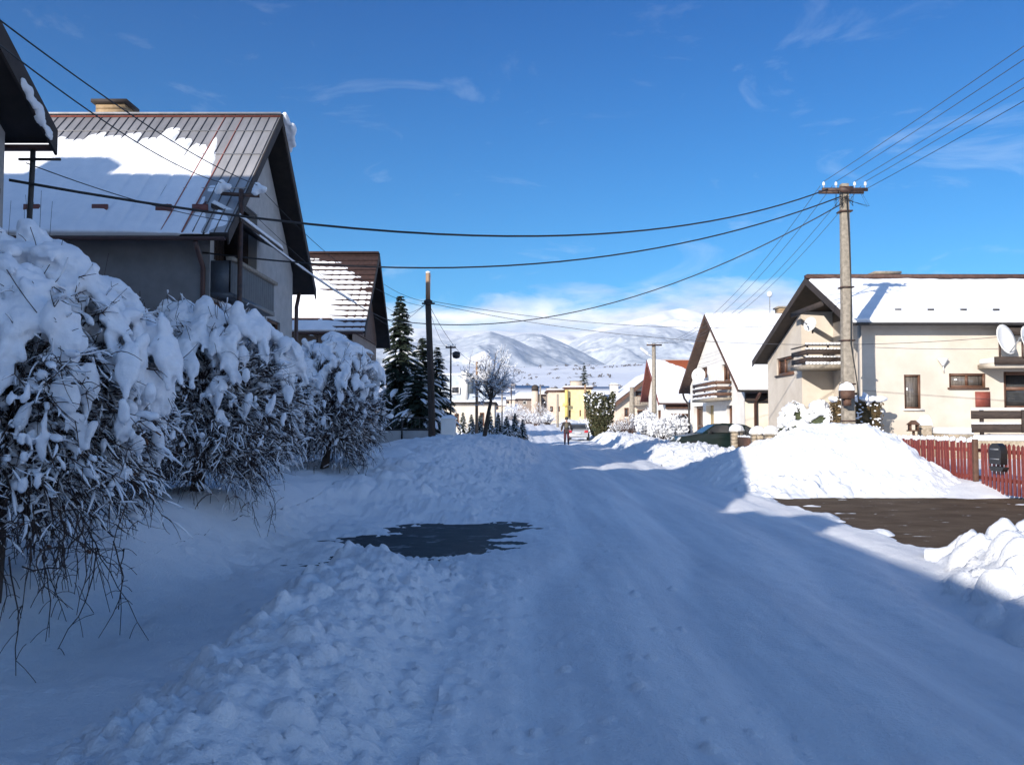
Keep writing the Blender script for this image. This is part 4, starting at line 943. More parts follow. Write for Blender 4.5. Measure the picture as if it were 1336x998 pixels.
ck = MB().box(X5(602), X5(610), Y5 + .05, Y5 + 1.2, 3.5, 6.0).build('chimney', PLASTN, LF); snowcap((X5(606), Y5 + .6, 6.0), .28, .6, .22, ck)
MB().box(X5(611), X5(617), Y5 + .0, Y5 + .9, 4.2, 5.9).build('dormer_cheek', mat('dark_slate', (.08, .1, .12), rough=.7), LF)
window(LF, lambda u, v, k: (u, Y5 + .22 + k, v), X5(588.5), X5(600), 4.05, 4.75, WFRAME, GLASS, (), d=-.05, fw=.1)

Y6 = 128.; X6 = lambda px: (px - 668) / F * Y6
z6 = lambda py: EYE + (550 - py) / F * Y6
far_house('pinkish flat-roofed house joined to the yellow one in the far street', X6(716), X6(737.5), Y6 + 1, 9, 1.6, z6(511), PLASTP, TILEBR, flat=True, wins=[(X6(727), X6(731), z6(537), z6(530)), (X6(718), X6(722), z6(537), z6(530))], chim=(X6(722), Y6 + 4, z6(511), z6(506), .9, .6, BRICKM))
yh = far_house('bright yellow flat-roofed house at the end of the street', X6(738), X6(771.5), Y6, 10, 1.6, z6(507.5), PLASTY, TILEBR, flat=True, wins=[(X6(742), X6(744), z6(529), z6(519)), (X6(742), X6(744.5), z6(544), z6(535)), (X6(756), X6(758), z6(543), z6(535))], chim=(X6(755), Y6 + 5, z6(507), z6(496), .9, .7, PLASTP))
bs = MB(); bs.box(X6(734), X6(741), Y6 - 1.1, Y6 - .003, z6(530), z6(528.5)); bs.box(X6(734), X6(741), Y6 - 1.1, Y6 - 1.0, z6(528.5), z6(526)); bs.box(X6(737), X6(740.5), Y6 - .7, Y6 - .004, z6(546), z6(509)); bs.build('stair_bay', mat('strong_yellow_plaster', (.66, .47, .13), (.72, .53, .18), 2, .9), yh)
far_house('low shed with snowy roof right of the yellow house', X6(757), X6(776), Y6 - 22, 6, 1.0, 3.0, PLASTP, TILEBR, 1.6, [(X6(760), X6(762), 1.2, 2.2)])
Y7 = 140.; X7 = lambda px: (px - 668) / F * Y7; z7 = lambda py: EYE + (550 - py) / F * Y7
far_house('brownish house with snow roof beside the round-topped tower', X7(676), X7(694), Y7, 8, 1.7, z7(520), PLASTB, TILEBR, 1.9, [(X7(682), X7(687), z7(528), z7(523))], win_frame=WFRAME)
tw = thing('tower', 'stubby rounded tower with dark cap among the far houses', 'tower', (X7(697.5), Y7 - 3, 1.7))
MB().lathe((X7(697.5), Y7 - 3, 1.2), [(.62, 0), (.62, z7(522) - 1.2), (.52, z7(511) - 1.2)], 14).build('shaft', PLASTP, tw, True)
MB().lathe((X7(697.5), Y7 - 3, z7(511)), [(.56, 0), (.58, .5), (.5, .8), (.2, 1.0)], 14).build('cap', SOFFIT, tw, True); MB().lathe((X7(697.5), Y7 - 3, 1.2), [(.7, 0), (.7, 1.2), (.63, 1.35)], 14).build('base', PLASTB, tw, True)
far_house('grey house half hidden by frosted shrubs between tower and pinkish house', X7(704), X7(716), Y7 + 4, 8, 1.7, z7(514), PLASTB, TILEBR, 1.2, [(X7(708), X7(712), z7(528), z7(522))])
FARH = [(655, 519, 300, 9, 'x', 'tiny white house on the slope left of the tower'), (668, 505, 420, 10, 'y', 'tiny snow-roofed house high on the field behind the street lamp pole'), (684, 512, 330, 10, 'x', 'small house with grey roof edge above the brownish house'), (788, 506, 330, 13, 'x', 'far snow-roofed house just right of the dark spruce'), (806, 500, 300, 11, 'y', 'far gabled house behind the white chimney'), (820, 497, 360, 12, 'x', 'far long snowy house left of the orange-roofed house'), (640, 512, 240, 8, 'x', 'small house seen through the fruit tree crown')]
for i, (px, py, Y, wd, al, lb) in enumerate(FARH):
    x = (px - 668) / F * Y; zb = float(H_hill(np.array([x]), np.array([Y]))[0]); k = wd / 10
    far_house(lb, x - wd / 2, x + wd / 2, Y, 7 * k, zb, zb + 2.6 * k, (PLASTP, PLASTN, PLASTB)[i % 3], TILEBR, 2.3 * k, [(x - wd * .3, x - wd * .12, zb + .9 * k, zb + 2 * k), (x + wd * .1, x + wd * .28, zb + .9 * k, zb + 2 * k)], ridge_along=al)
# ------------------------------------------------------------------ trees and shrubs
def bez(a, b, c, k):
    t = np.linspace(0, 1, k)[None, :, None]
    return a[:, None] * (1 - t) ** 2 + 2 * b[:, None] * t * (1 - t) + c[:, None] * t ** 2

def unit(v): return v / (np.linalg.norm(v, axis=-1, keepdims=True) + 1e-9)

def clipped_tree(label, base, zc, rx, rz, seed, nb=420, tw=5, vox=.024, caps=300, droop=.25, lowsnow=1.0, trunk_r=.12, lean=(0, 0), leaves=0, hang=0):
    """round-headed tree of dense drooping twigs with cushions of snow lying in it"""
    g = np.random.default_rng(seed); base = np.array(base, float)
    root = thing('tree', label, 'tree', base)
    C = base + np.array([lean[0], lean[1], 0]); C[2] = zc
    crot = np.array([C[0], C[1], zc - rz * .55])
    tp = np.stack([base + np.array((0, 0, -.25)), base * .6 + crot * .4 + np.array((.04, 0, 0)), crot], 0); tp = bez(tp[0:1], tp[1:2], tp[2:3], 9)
    MB().tubes(tp, np.linspace(1.15, .7, 9)[None] * trunk_r, 10).build('trunk', BARK, root, True)
    # limbs
    th = g.random(nb) * 2 * PI; ct = 1 - 1.86 * g.random(nb) ** .9; st = np.sqrt(1 - ct ** 2); dirs = np.stack([st * np.cos(th), st * np.sin(th), ct], -1)
    rad = .80 + .22 * g.random(nb) + .10 * vn(dirs[:, 0] * 2 + seed, dirs[:, 1] * 2, dirs[:, 2] * 2, s=seed)
    tip = C + dirs * rad[:, None] * np.array([rx, rx, rz])
    s0 = crot + (C - crot) * (g.random((nb, 1)) * .8) + g.normal(size=(nb, 3)) * .05
    ctl = (s0 + tip) / 2 + np.array((0, 0, 1.)) * (.25 + .2 * g.random((nb, 1))) * rx * (1 - np.abs(ct[:, None]) * .5) + g.normal(size=(nb, 3)) * .10
    tip2 = tip - np.array((0, 0, 1.)) * (droop * rx * g.random((nb, 1)) * (st[:, None] ** 2))
    B = bez(s0, ctl, tip2, 9); B[:, 1:] += np.cumsum(g.normal(size=B[:, 1:].shape) * .016, 1)
    rb = np.linspace(1, .35, 9)[None] * (.007 + .010 * g.random((nb, 1)) ** 3)
    cr = MB().tubes(B, rb, 4, cap=False)
    # twigs
    idx = np.repeat(np.arange(nb), tw); k = 2 + (g.random(len(idx)) * 7).astype(int); k = np.minimum(k, 8)
    o = B[idx, k]; tdir = unit(B[idx, k] - B[idx, k - 1]); out = unit(o - C)
    d = unit(tdir * .6 + g.normal(size=o.shape) * .75 + out * .35 + (0, 0, -.12)); L = (.06 + .15 * g.random((len(idx), 1))) * (rx / 1.05)
    e = o + d * L - np.array((0, 0, 1)) * L * .35 * g.random((len(idx), 1))
    T = bez(o, o + d * L * .55 + g.normal(size=o.shape) * L * .15, e, 5); cr.tubes(T, np.linspace(1, .5, 5)[None] * .0038, 3, cap=False)
    # upright whips poking out of the top
    nw = 34; th = g.random(nw) * 2 * PI; q = np.sqrt(g.random(nw)) * .9
    a = C + np.stack([q * np.cos(th) * rx, q * np.sin(th) * rx, np.sqrt(1 - q ** 2) * rz * .9], -1); b = a + unit(np.stack([g.normal(size=nw) * .35, g.normal(size=nw) * .35, np.ones(nw)], -1)) * (.10 + .22 * g.random((nw, 1)))
    cr.tubes(bez(a, (a + b) / 2 + g.normal(size=a.shape) * .02, b, 4), .0032, 3, cap=False)
    if hang:
        a = C + np.stack([g.uniform(-.2, .9, hang) * rx, -g.random(hang) * rx * .7, -rz * (.55 + .4 * g.random(hang))], -1); ln = .15 + .45 * g.random((hang, 1)); b = a + np.array((0, 0, -1.)) * ln + g.normal(size=a.shape) * .16
        hp = bez(a, (a + b) / 2 + g.normal(size=a.shape) * .12 + (.05, -.03, .14), b, 9); hp[:, 1:] += np.cumsum(g.normal(size=hp[:, 1:].shape) * .010, 1); cr.tubes(hp, np.linspace(.0055, .0022, 9)[None], 4, cap=False)
        o = hp[np.repeat(np.arange(hang), 6), g.integers(1, 8, hang * 6)]; e = o + g.normal(size=o.shape) * .07 - (0, 0, .06); cr.tubes(bez(o, (o + e) / 2 + (0, 0, .03), e, 4), .0024, 3, cap=False)
    cr.build('crown', TWIG, root)
    if leaves:
        p = T[g.integers(0, len(T), leaves), 4]; p = p[p[:, 2] < zc - .2]; lv = MB().blobs(p, frames(g.normal(size=p.shape), .03, .018, .006), 1)
        lv.build('withered_leaves', LEAFD, root)
    # snow: strips along the twigs
    sn = MB()
    def strip(P, w, frac):
        m = g.random(len(P)) < frac; P = P[m].copy()
        if not len(P): return
        r = w * (.5 + g.random((len(P), 1))) * np.concatenate([[.15], np.ones(P.shape[1] - 2), [.2]])[None] * (.75 + .5 * g.random(P.shape[:2]))
        up = np.zeros_like(P); up[:, :, 2] = r * .75; sn.tubes(P + up, r, 5, cap=False)
    hor = 1 - np.abs(unit(T[:, -1] - T[:, 0])[:, 2]); strip(T[hor > .15][:, 1:], .0066, .72 * lowsnow)
    for w_ in range(4):
        st0 = g.integers(2, 6, nb); Wn = np.stack([B[np.arange(nb), st0 + q] for q in range(3)], 1); strip(Wn, .0095, .5 * lowsnow)
    big = MB()
    # cushions
    ct = 1 - 1.5 * g.random(caps) ** 1.1; th = g.random(caps) * 2 * PI; st = np.sqrt(1 - ct ** 2); dv = np.stack([st * np.cos(th), st * np.sin(th), ct], -1)
    mer = unit(np.stack([ct * np.cos(th), ct * np.sin(th), -st - .35], -1) + g.normal(size=dv.shape) * .28)
    pc = C + dv * np.array([rx, rx, rz]) * (.80 + .20 * g.random((caps, 1)) + .08 * vn(dv[:, 0] * 2.5, dv[:, 1] * 2.5, dv[:, 2] * 2.5, s=seed + 5)[:, None])
    sz = (.030 + .075 * g.random(caps) ** 1.6) * np.interp(ct, [-.3, .1, .5, 1], [.5, .7, 1.1, 1.35]) * rx
    keep = vn(dv[:, 0] * 4.6 + 9, dv[:, 1] * 4.6, dv[:, 2] * 4.6, s=seed + 2) > np.interp(ct, [-.5, .0, .5, .9], [.12, -.10, -.28, -.6])
    pc, mer, sz, ctk = pc[keep], mer[keep], sz[keep], ct[keep]
    big.blobs(pc, frames(mer, sz * (1.5 + .8 * g.random(len(sz))), sz * (.75 + .4 * g.random(len(sz))), sz * .62), 2)
    tipb = pc + mer * (sz * 1.9)[:, None]; big.blobs(tipb, frames(mer + np.array((0, 0, -.3)), sz * 1.25, sz * .30, sz * .27), 1)
    n2 = int(caps * 1.6); ii = g.integers(0, nb, n2); pp = B[ii, g.integers(4, 9, n2)]; sm_ = (.028 + .05 * g.random(n2)) * np.interp(pp[:, 2], [zc - rz * .8, zc, zc + rz * .4], [.45, .9, 1.2])
    big.blobs(pp + (0, 0, .015), frames(B[ii, 8] - B[ii, 5] + g.normal(size=pp.shape) * .06, sm_ * 1.7, sm_ * .75, sm_ * .55), 1)
    m = merged(big, vox, .034, 10, 1, seed)
    if m.n: sn.add(np.vstack(m.V), m.F[0][0])
    sn.build('snow', SNOWTREE, root, True)
    return root

clipped_tree('snow-loaded round-headed tree at the frame edge, nearest and largest', (-3.62, 5.9, gz(-3.62, 5.9)), 1.74, 1.18, 1.08, 21, 1000, 17, .016, 880, .20, .9, .085, (.05, .05), 160, 60)
clipped_tree('snow-loaded round-headed tree, second in the row, trunk rising from a snow bank', (-4.05, 10.9, gz(-4.05, 10.9)), 1.82, 1.30, 1.30, 22, 1100, 17, .020, 460, .14, .95, .085, (.12, -.1), 0, 12)
clipped_tree('snow-loaded round-headed tree, farthest of the row, darker underneath', (-3.60, 16.2, gz(-3.60, 16.2)), 1.86, 1.12, 1.32, 23, 950, 15, .024, 360, .14, .7, .08, (.12, 0), 0, 8)

def fruit_tree(label, base, h, cr_, seed, trunk_h=.42, snow=.75, lean=(.15, 0), levels=5, nm='tree', m=BARK):
    g = np.random.default_rng(seed); base = np.array(base, float); root = thing(nm, label, 'tree', base)
    top = base + np.array([lean[0], lean[1], h * trunk_h]); tr = bez(base[None] - (0, 0, .2), ((base + top) / 2 + (-.04, 0, 0))[None], top[None], 8)
    MB().tubes(tr, np.linspace(.115, .075, 8)[None] * h / 4.5, 8).build('trunk', BARK, root, True)
    segs = [(top, unit(np.array((lean[0], lean[1], h * .5))), h * .30, .055 * h / 4.5)]; cr = MB(); sn = MB()
    cur = [(top, unit(np.array([math.cos(a), math.sin(a), .95 + 1.0 * g.random()])), h * (.17 + .07 * g.random()), .05 * h / 4.5) for a in np.arange(7) * 2 * PI / 7 + g.random(7)] + [(top, np.array((0, 0, 1.)), h * .3, .05 * h / 4.5)]
    for lv in range(levels):
        A = np.array([c[0] for c in cur]); D = unit(np.array([c[1] for c in cur])); L = np.array([c[2] for c in cur])[:, None]; Rr = np.array([c[3] for c in cur])
        E_ = A + D * L + g.normal(size=A.shape) * L * .12 + np.array((0, 0, 1.)) * L * (.12 if lv else -.05)
        P = bez(A, A + D * L * .55 + g.normal(size=A.shape) * L * .1, E_, 5); rr = Rr[:, None] * np.linspace(1, .6, 5)[None]; cr.tubes(P, rr, 5 if lv < 2 else 3, cap=False)
        up = np.zeros_like(P); wsn = np.maximum(rr * .7, .0105 * h / 4.5) * (.7 + .6 * g.random(rr.shape)); up[:, :, 2] = rr * .6 + wsn * .5
        flat = (1 - np.abs(unit(P[:, -1] - P[:, 0])[:, 2])) > .12; k = flat & (g.random(len(P)) < snow)
        if k.any(): sn.tubes(P[k] + up[k], wsn[k], 5, cap=False)
        nxt = []
        for i in range(len(A)):
            for q in range((5, 4, 4, 3, 2)[min(lv, 4)]):
                j = g.integers(1, 5); d = unit(D[i] * .75 + g.normal(size=3) * .6 + np.array((0, 0, .28))); nxt.append((P[i, j], d, L[i, 0] * (.45 + .3 * g.random()), max(.004, Rr[i] * .55)))
        cur = nxt if len(nxt) < 4200 else [nxt[i] for i in g.choice(len(nxt), 4200, False)]
    cr.build('crown', m, root)
    sn.build('snow', SNOWTREE, root, True)
    return root
fruit_tree('leaning dark-trunked fruit tree dusted with snow on the far left bank', (-1.25, 38, gz(-1.25, 38) - .05), 4.15, 1.1, 31, .40, .75, (.32, 0))

def conifer(label, base, h, r, seed, tiers=26, per=11, snow=.5, m=SPRUCE, nm='spruce', cat='tree', dens=34, lowest=.06):
    g = np.random.default_rng(seed); base = np.array(base, float); root = thing(nm, label, cat, base)
    MB().tubes(np.array([base - (0, 0, .3), base + (0, 0, h * .5), base + (0, 0, h)]), [.035 * h ** .7, .02 * h ** .7, .004], 7).build('trunk', BARK, root, True)
    n = tiers * per; t = np.repeat(np.linspace(lowest, .985, tiers), per) + g.normal(size=n) * .012; t = np.clip(t, lowest * .7, .99)
    a = g.random(n) * 2 * PI; L = r * (1 - t) ** .82 * (.78 + .4 * g.random(n)) * (1 + .12 * np.sin(t * 60)) + .05 * r
    o = base + np.stack([0 * a, 0 * a, t * h], -1); d = np.stack([np.cos(a), np.sin(a), 0 * a], -1)
    e = o + d * L[:, None] + np.stack([0 * a, 0 * a, -L * (.30 - .5 * (t - .45))], -1); c = o + d * (L * .55)[:, None] + np.stack([0 * a, 0 * a, L * .02], -1)
    P = bez(o, c, e, 6)
    # needle sprays
    k = dens; ii = np.repeat(np.arange(n), k); f = .12 + .88 * g.random(len(ii)); seg = np.minimum((f * 5).astype(int), 4); fr = (f * 5 - seg)[:, None]
    p = P[ii, seg] * (1 - fr) + P[ii, seg + 1] * fr; tdir = unit(P[ii, seg + 1] - P[ii, seg]); side = unit(np.cross(tdir, np.array((0, 0, 1.))))
    sg = np.where(g.random(len(ii)) < .5, -1, 1)[:, None]
    sl_ = (.30 * L[ii] * (1.15 - f) + .035 * h ** .6)[:, None] * (.5 + .8 * g.random((len(ii), 1)))
    dr = unit(tdir * .55 + side * sg * .9 + np.array((0, 0, -1.)) * (.10 + .55 * g.random((len(ii), 1))))
    q = p + dr * sl_; wv = unit(np.cross(dr, np.array((0, 0, 1.))) + g.normal(size=dr.shape) * .3) * sl_ * .17
    V = np.stack([p - wv * .5, p + wv * .5, (p + q) / 2 + wv, q, (p + q) / 2 - wv], 1).reshape(-1, 3)
    F_ = np.arange(len(ii))[:, None] * 5 + np.array([0, 1, 2, 3, 4])[None]
    cr = MB().add(V, F_); cr.tubes(P, np.linspace(.012, .004, 6)[None] * h / 6, 3, cap=False); cr.build('crown', m, root)
    m_ = g.random(n) < snow; Ps = P[m_][:, 2:]; ns = len(Ps)
    if ns:
        wd = .11 * L[m_][:, None] * np.array([.6, 1, .9, .35])[None] * (.6 + .7 * g.random((ns, 4))); S = MB()
        up = np.zeros_like(Ps); up[:, :, 2] = wd * .35 + .02; T = np.gradient(Ps, axis=1); sd_ = unit(np.cross(T, np.array((0, 0, 1.))))
        a5 = np.arange(6) * PI / 3; V = (Ps + up)[:, :, None] + sd_[:, :, None] * (wd[:, :, None] * np.cos(a5))[..., None] + np.array((0, 0, 1.)) * (.42 * wd[:, :, None] * np.sin(a5))[..., None]
        b = (np.arange(ns) * 24)[:, None, None]; i = np.arange(3)[None, :, None] * 6; j = np.arange(6)[None, None]; j2 = (j + 1) % 6
        S.add(V.reshape(-1, 3), np.stack([b + i + j, b + i + j2, b + i + 6 + j2, b + i + 6 + j], -1).reshape(-1, 4)); S.build('snow', SNOWTREE, root, True)
    return root
def on(px, py, Y): p = at(px, py, Y); return (p[0], p[1], p[2])
def stand(px, Y, dz=-.05): x = (px - 668) / F * Y; return (x, Y, gz(x, Y) + dz)
b = stand(522, 46); conifer('tallest dark spruce, snow-tipped, behind the wooden pole', b, at(522, 385, 46)[2] - b[2], 1.75, 41, 36, 13, .36, dens=44)
b = stand(551, 49); conifer('second dark spruce, lower, just right of the tallest spruce', b, at(551, 440, 49)[2] - b[2], 1.75, 42, 30, 13, .40, dens=42)
b = stand(570, 50.5); conifer('third spruce of the left clump, snowy, beside the thin lamp pole', b, at(570, 452, 50.5)[2] - b[2], 1.5, 43, 24, 12, .6, dens=34)
b = stand(545, 44); conifer('low broad spruce filling the gap behind the wooden pole base', b, at(545, 480, 44)[2] - b[2], 1.9, 44, 18, 14, .42, dens=44)
b = (11.0, 133, 2.0); conifer('lone far spruce rising behind the yellow house', ((762 - 668) / F * 165, 165, 3), at(762, 473, 165)[2] - 3, 2.0, 45, 20, 11, .25, dens=30)
# row of young thujas on the left yard edge
g = np.random.default_rng(77)
spots = [(604, 56), (615, 55), (626, 55.5), (639, 55), (650, 56), (661, 55), (672, 56), (682, 58)]
kinds = ['first thuja of the low row, next to the lamp pole', 'second thuja of the low row from the lamp pole', 'third thuja of the low row, darkest', 'fourth thuja of the low row, behind the leaning fruit trunk', 'fifth thuja of the low row, right of the fruit trunk', 'sixth thuja of the low row, heavily frosted', 'seventh thuja of the low row, near its street end', 'last thuja of the low row, closest to the street']
for i, (px, Y) in enumerate(spots):
    b = stand(px, Y, -.1); conifer(kinds[i], b, 1.25 + .3 * g.random() if i % 3 else 1.65, .42 + .08 * g.random(), 50 + i, 20, 12, .9, SPRUCE, 'thuja', 'shrub', 36, .02)
def cypress(label, base, h, r, seed):
    g = np.random.default_rng(seed); base = np.array(base); root = thing('cypress', label, 'tree', base)
    MB().tubes(np.array([base - (0, 0, .3), base + (0, 0, h * .8)]), [.1, .03], 6).build('trunk', BARK, root)
    mb = MB(); sn = MB()
    for k in range(9):
        a = k * 2.4; q = r * .30 * (k > 0); c = base + np.array([q * math.cos(a), q * math.sin(a), 0]); hh = h * (.74 + .26 * g.random()) if k else h * .92
        n = 750; t = g.random(n) ** .9; rr = r * .40 * np.sin(PI * np.clip(t * .86 + .12, 0, 1)) ** .7 * np.sqrt(.35 + .65 * g.random(n)); an = g.random(n) * 2 * PI
        p = c + np.stack([rr * np.cos(an) + .62 * r * t * t * math.cos(a) * (k > 0), rr * np.sin(an) + .62 * r * t * t * math.sin(a) * (k > 0), t * hh], -1)
        d = unit(np.stack([np.cos(an) * .6, np.sin(an) * .6, .9 + 0 * an], -1) + g.normal(size=(n, 3)) * .35); s = .10 + .10 * g.random((n, 1)); wv = unit(np.cross(d, g.normal(size=(n, 3)))) * s * .38
        mb.add(np.stack([p - wv * .4, p + wv * .4, p + d * s * .6 + wv, p + d * s, p + d * s * .6 - wv], 1).reshape(-1, 3), np.arange(n)[:, None] * 5 + np.arange(5)[None])
        m = 26; t = .5 + .52 * g.random(m); rr = r * .36 * np.sin(PI * np.clip(t * .86 + .12, 0, 1)) ** .6; an = g.random(m) * 2 * PI
        p = c + np.stack([rr * np.cos(an) + .62 * r * t * t * math.cos(a) * (k > 0), rr * np.sin(an) + .62 * r * t * t * math.sin(a) * (k > 0), t * hh], -1); sn.blobs(p, frames(g.normal(size=(m, 3)) * (1, 1, .2), .08 + .10 * g.random(m), .07, .06), 1)
    mb.build('crown', THUJA, root); sn.build('snow', SNOWTREE, root, True)
b = stand(783, 70, -.2); cypress('dark green many-topped cypress beside the street near the silver car', b, at(783, 509, 70)[2] - b[2], 1.35, 61)

def leafy_shrub(label, base, rx, ry, h, seed, m=BOXBUSH, snow=.5, n=2600, box=False, leaf=.05, nm='shrub', capf=1.0):
    g = np.random.default_rng(seed); base = np.array(base, float); root = thing(nm, label, 'hedge' if box else 'shrub', base)
    d = unit(g.normal(size=(n, 3))); d[:, 2] = np.abs(d[:, 2]) * 1.05 - .12; q = (.72 + .3 * g.random((n, 1))) * (1 + .13 * vn(d[:, 0] * 2.6, d[:, 1] * 2.6, d[:, 2] * 2.6, s=seed))[:, None]
    if box:
        p = g.uniform(-1, 1, (n, 3)); ax = g.integers(0, 3, n); p[np.arange(n), ax] = np.sign(p[np.arange(n), ax]) * (.88 + .14 * g.random(n)); p[:, 2] = np.abs(p[:, 2]) if True else p[:, 2]; P = p * np.array([rx, ry, h])
        d = unit(p)
    else: P = d * q * np.array([rx, ry, h])
    P = P + base; nv = unit(d + g.normal(size=d.shape) * .6); t = unit(np.cross(nv, g.normal(size=d.shape))); b = np.cross(nv, t); s = leaf * (.6 + .8 * g.random((n, 1)))
    mb = MB().add(np.stack([P - t * s, P - b * s * .5, P + t * s, P + b * s * .5], 1).reshape(-1, 3), np.arange(n)[:, None] * 4 + np.arange(4)[None])
    mb.blobs([base + (0, 0, h * .35)], [np.diag([rx * .8, ry * .8, h * .55])], 2) if not box else mb.box(base[0] - rx * .88, base[0] + rx * .88, base[1] - ry * .88, base[1] + ry * .88, base[2], base[2] + h * .88)
    mb.build('foliage', m, root)
    ns = int(90 * snow) + 8; S = MB(); c = unit(g.normal(size=(ns * 3, 3))); c[:, 2] = np.abs(c[:, 2]); c = c[c[:, 2] > .42 / capf][:ns]
    if box: c = np.column_stack([g.uniform(-1, 1, ns), g.uniform(-1, 1, ns), np.ones(ns)])
    p = base + c * np.array([rx, ry, h]) * (1.0 if box else .97); S.blobs(p, frames(g.normal(size=(len(p), 3)) * (1, 1, .15), (.16 + .16 * g.random(len(p))) * rx ** .3, .16 * rx ** .3, .075 + .04 * g.random(len(p))), 2)
    ms = merged(S, .045, .03, 8, 2, seed); n3 = int(260 * snow); c = unit(g.normal(size=(n3, 3))); c[:, 2] = np.abs(c[:, 2]); pp = base + c * np.array([rx, ry, h]) * 1.0 if not box else base + np.column_stack([g.uniform(-1, 1, n3) * rx, -np.ones(n3) * ry, g.random(n3) * h])
    ms.blobs(pp, frames(g.normal(size=pp.shape) * (1, 1, .2), .03 + .05 * g.random(n3), .035, .025), 1)
    ms.build('snow', SNOWTREE, root, True); return root
leafy_shrub('rounded evergreen shrub with thick snow cap at the corner of the cream house', (10.9, 33.0, .3), .68, .75, 2.1, 62, snow=.45, capf=.85)
leafy_shrub('second rounded shrub, frosted all over, just left of the concrete pole', (10.85, 30.2, .3), .68, .7, 2.05, 63, snow=.6, capf=.9)
leafy_shrub('low green shrub with snowy top in front of the rounded shrubs', (9.9, 29.6, .35), .68, .6, 1.3, 64, snow=.6, capf=1.0)
leafy_shrub('brownish clipped hedge with snow on top, either side of the concrete pole', (10.9, 27.05, .3), .70, .38, 2.0, 65, BRHEDGE, .5, 4200, True, .045, 'hedge')

def twig_shrub(label, base, r, h, seed, n=260, snow=.8, m=TWIG, blob=60, nm='shrub'):
    g = np.random.default_rng(seed); base = np.array(base, float); root = thing(nm, label, 'shrub', base)
    a = g.random(n) * 2 * PI; q = np.sqrt(g.random(n)) * r; o = base + np.stack([.25 * q * np.cos(a), .25 * q * np.sin(a), 0 * a - .1], -1)
    e = base + np.stack([q * np.cos(a), q * np.sin(a), h * (.45 + .55 * g.random(n)) * np.sqrt(np.clip(1 - .6 * (q / r) ** 2, 0, 1))], -1); P = bez(o, (o * .6 + e * .4) + (0, 0, h * .25), e, 6)
    ii = np.repeat(np.arange(n), 5); k = g.integers(2, 6, len(ii)); oo = P[ii, k]; ee = oo + g.normal(size=oo.shape) * r * .16 + (0, 0, .04); T = bez(oo, (oo + ee) / 2 + (0, 0, .03), ee, 4)
    MB().tubes(P, np.linspace(.012, .004, 6)[None], 3, cap=False).tubes(T, .005, 3, cap=False).build('branches', m, root)
    S = MB(); k = g.random(len(T)) < snow; rr = .018 * (.5 + g.random((k.sum(), 1))) * np.array([.4, 1, 1, .4])[None]; S.tubes(T[k] + (0, 0, .015), rr, 5, cap=False)
    k = g.random(n) < snow; rr = .02 * (.5 + g.random((k.sum(), 1))) * np.array([.4, 1, 1, .4])[None]; S.tubes(P[k][:, 2:] + (0, 0, .018), rr, 5, cap=False)
    if blob:
        p = P[g.integers(0, n, blob), 5]; S.blobs(p, frames(g.normal(size=p.shape) * (1, 1, .2), .08 + .12 * g.random(blob), .08 + .05 * g.random(blob), .06 + .05 * g.random(blob)), 1)
    S.build('snow', SNOWTREE, root, True); return root
for i, (px, Y, r, top, lb, sn, m, bl) in enumerate([
    (843, 56, .75, 533, 'tall snow-clotted shrub beside the far concrete stub pole', .9, TWIG, 110),
    (862, 53, .8, 543, 'snow-clotted shrub left of the green car, middle one', .95, TWIG, 120),
    (880, 54, .85, 540, 'broad snow-clotted shrub right behind the bonnet of the green car', .95, TWIG, 130),
    (897, 56, .8, 546, 'low snow-clotted shrub before the white house wall', .95, TWIG, 110),
    (822, 62, 1.0, 540, 'bare reddish-brown bush between cypress and snow-clotted shrubs', .2, TWIGR, 0),
    (806, 64, .7, 548, 'small dark bare bush at the foot of the cypress', .25, TWIG, 6),
    (768, 78, .7, 549, 'small snowy bush behind the silver car', .8, TWIG, 40),
    (763, 84, .6, 545, 'frosted bush in front of the low shed', .7, TWIGR, 20),
    (672, 128, 2.6, 528, 'pinkish frosted round bush left of the tower', .6, TWIGR, 30),
    (690, 126, 1.8, 535, 'frosted bush at the foot of the tower', .6, TWIGR, 30),
    (708, 130, 1.9, 520, 'tall thin frosted shrub between tower and pinkish house', .3, TWIGR, 8),
    (714, 122, 1.2, 536, 'snow-capped bush before the pinkish house', .9, TWIG, 60),
    (700, 118, 1.0, 541, 'little brown bush by the far street bend', .4, TWIGR, 10)]):
    b = stand(px, Y, -.15); twig_shrub(lb, b, r, max(.5, at(px, top, Y)[2] - b[2]), 300 + i, 200 if Y < 100 else 140, sn, m, bl)
g = np.random.default_rng(5); p0 = thing('dry_stalks', 'thin dry stalks standing before the left metal roof above the nearest tree', 'plant', (-4.6, 7.4, .4)); mb = MB()
for k in range(20):
    x = -5.4 + 1.6 * g.random(); y = 7.2 + .6 * g.random(); mb.tubes([(x, y, .4), (x + .02, y, 2.2), (x + .12 * g.normal() + .06, y, 3.0 + .75 * g.random())], [.005, .004, .002], 3)
mb.build('stems', TWIG, p0)
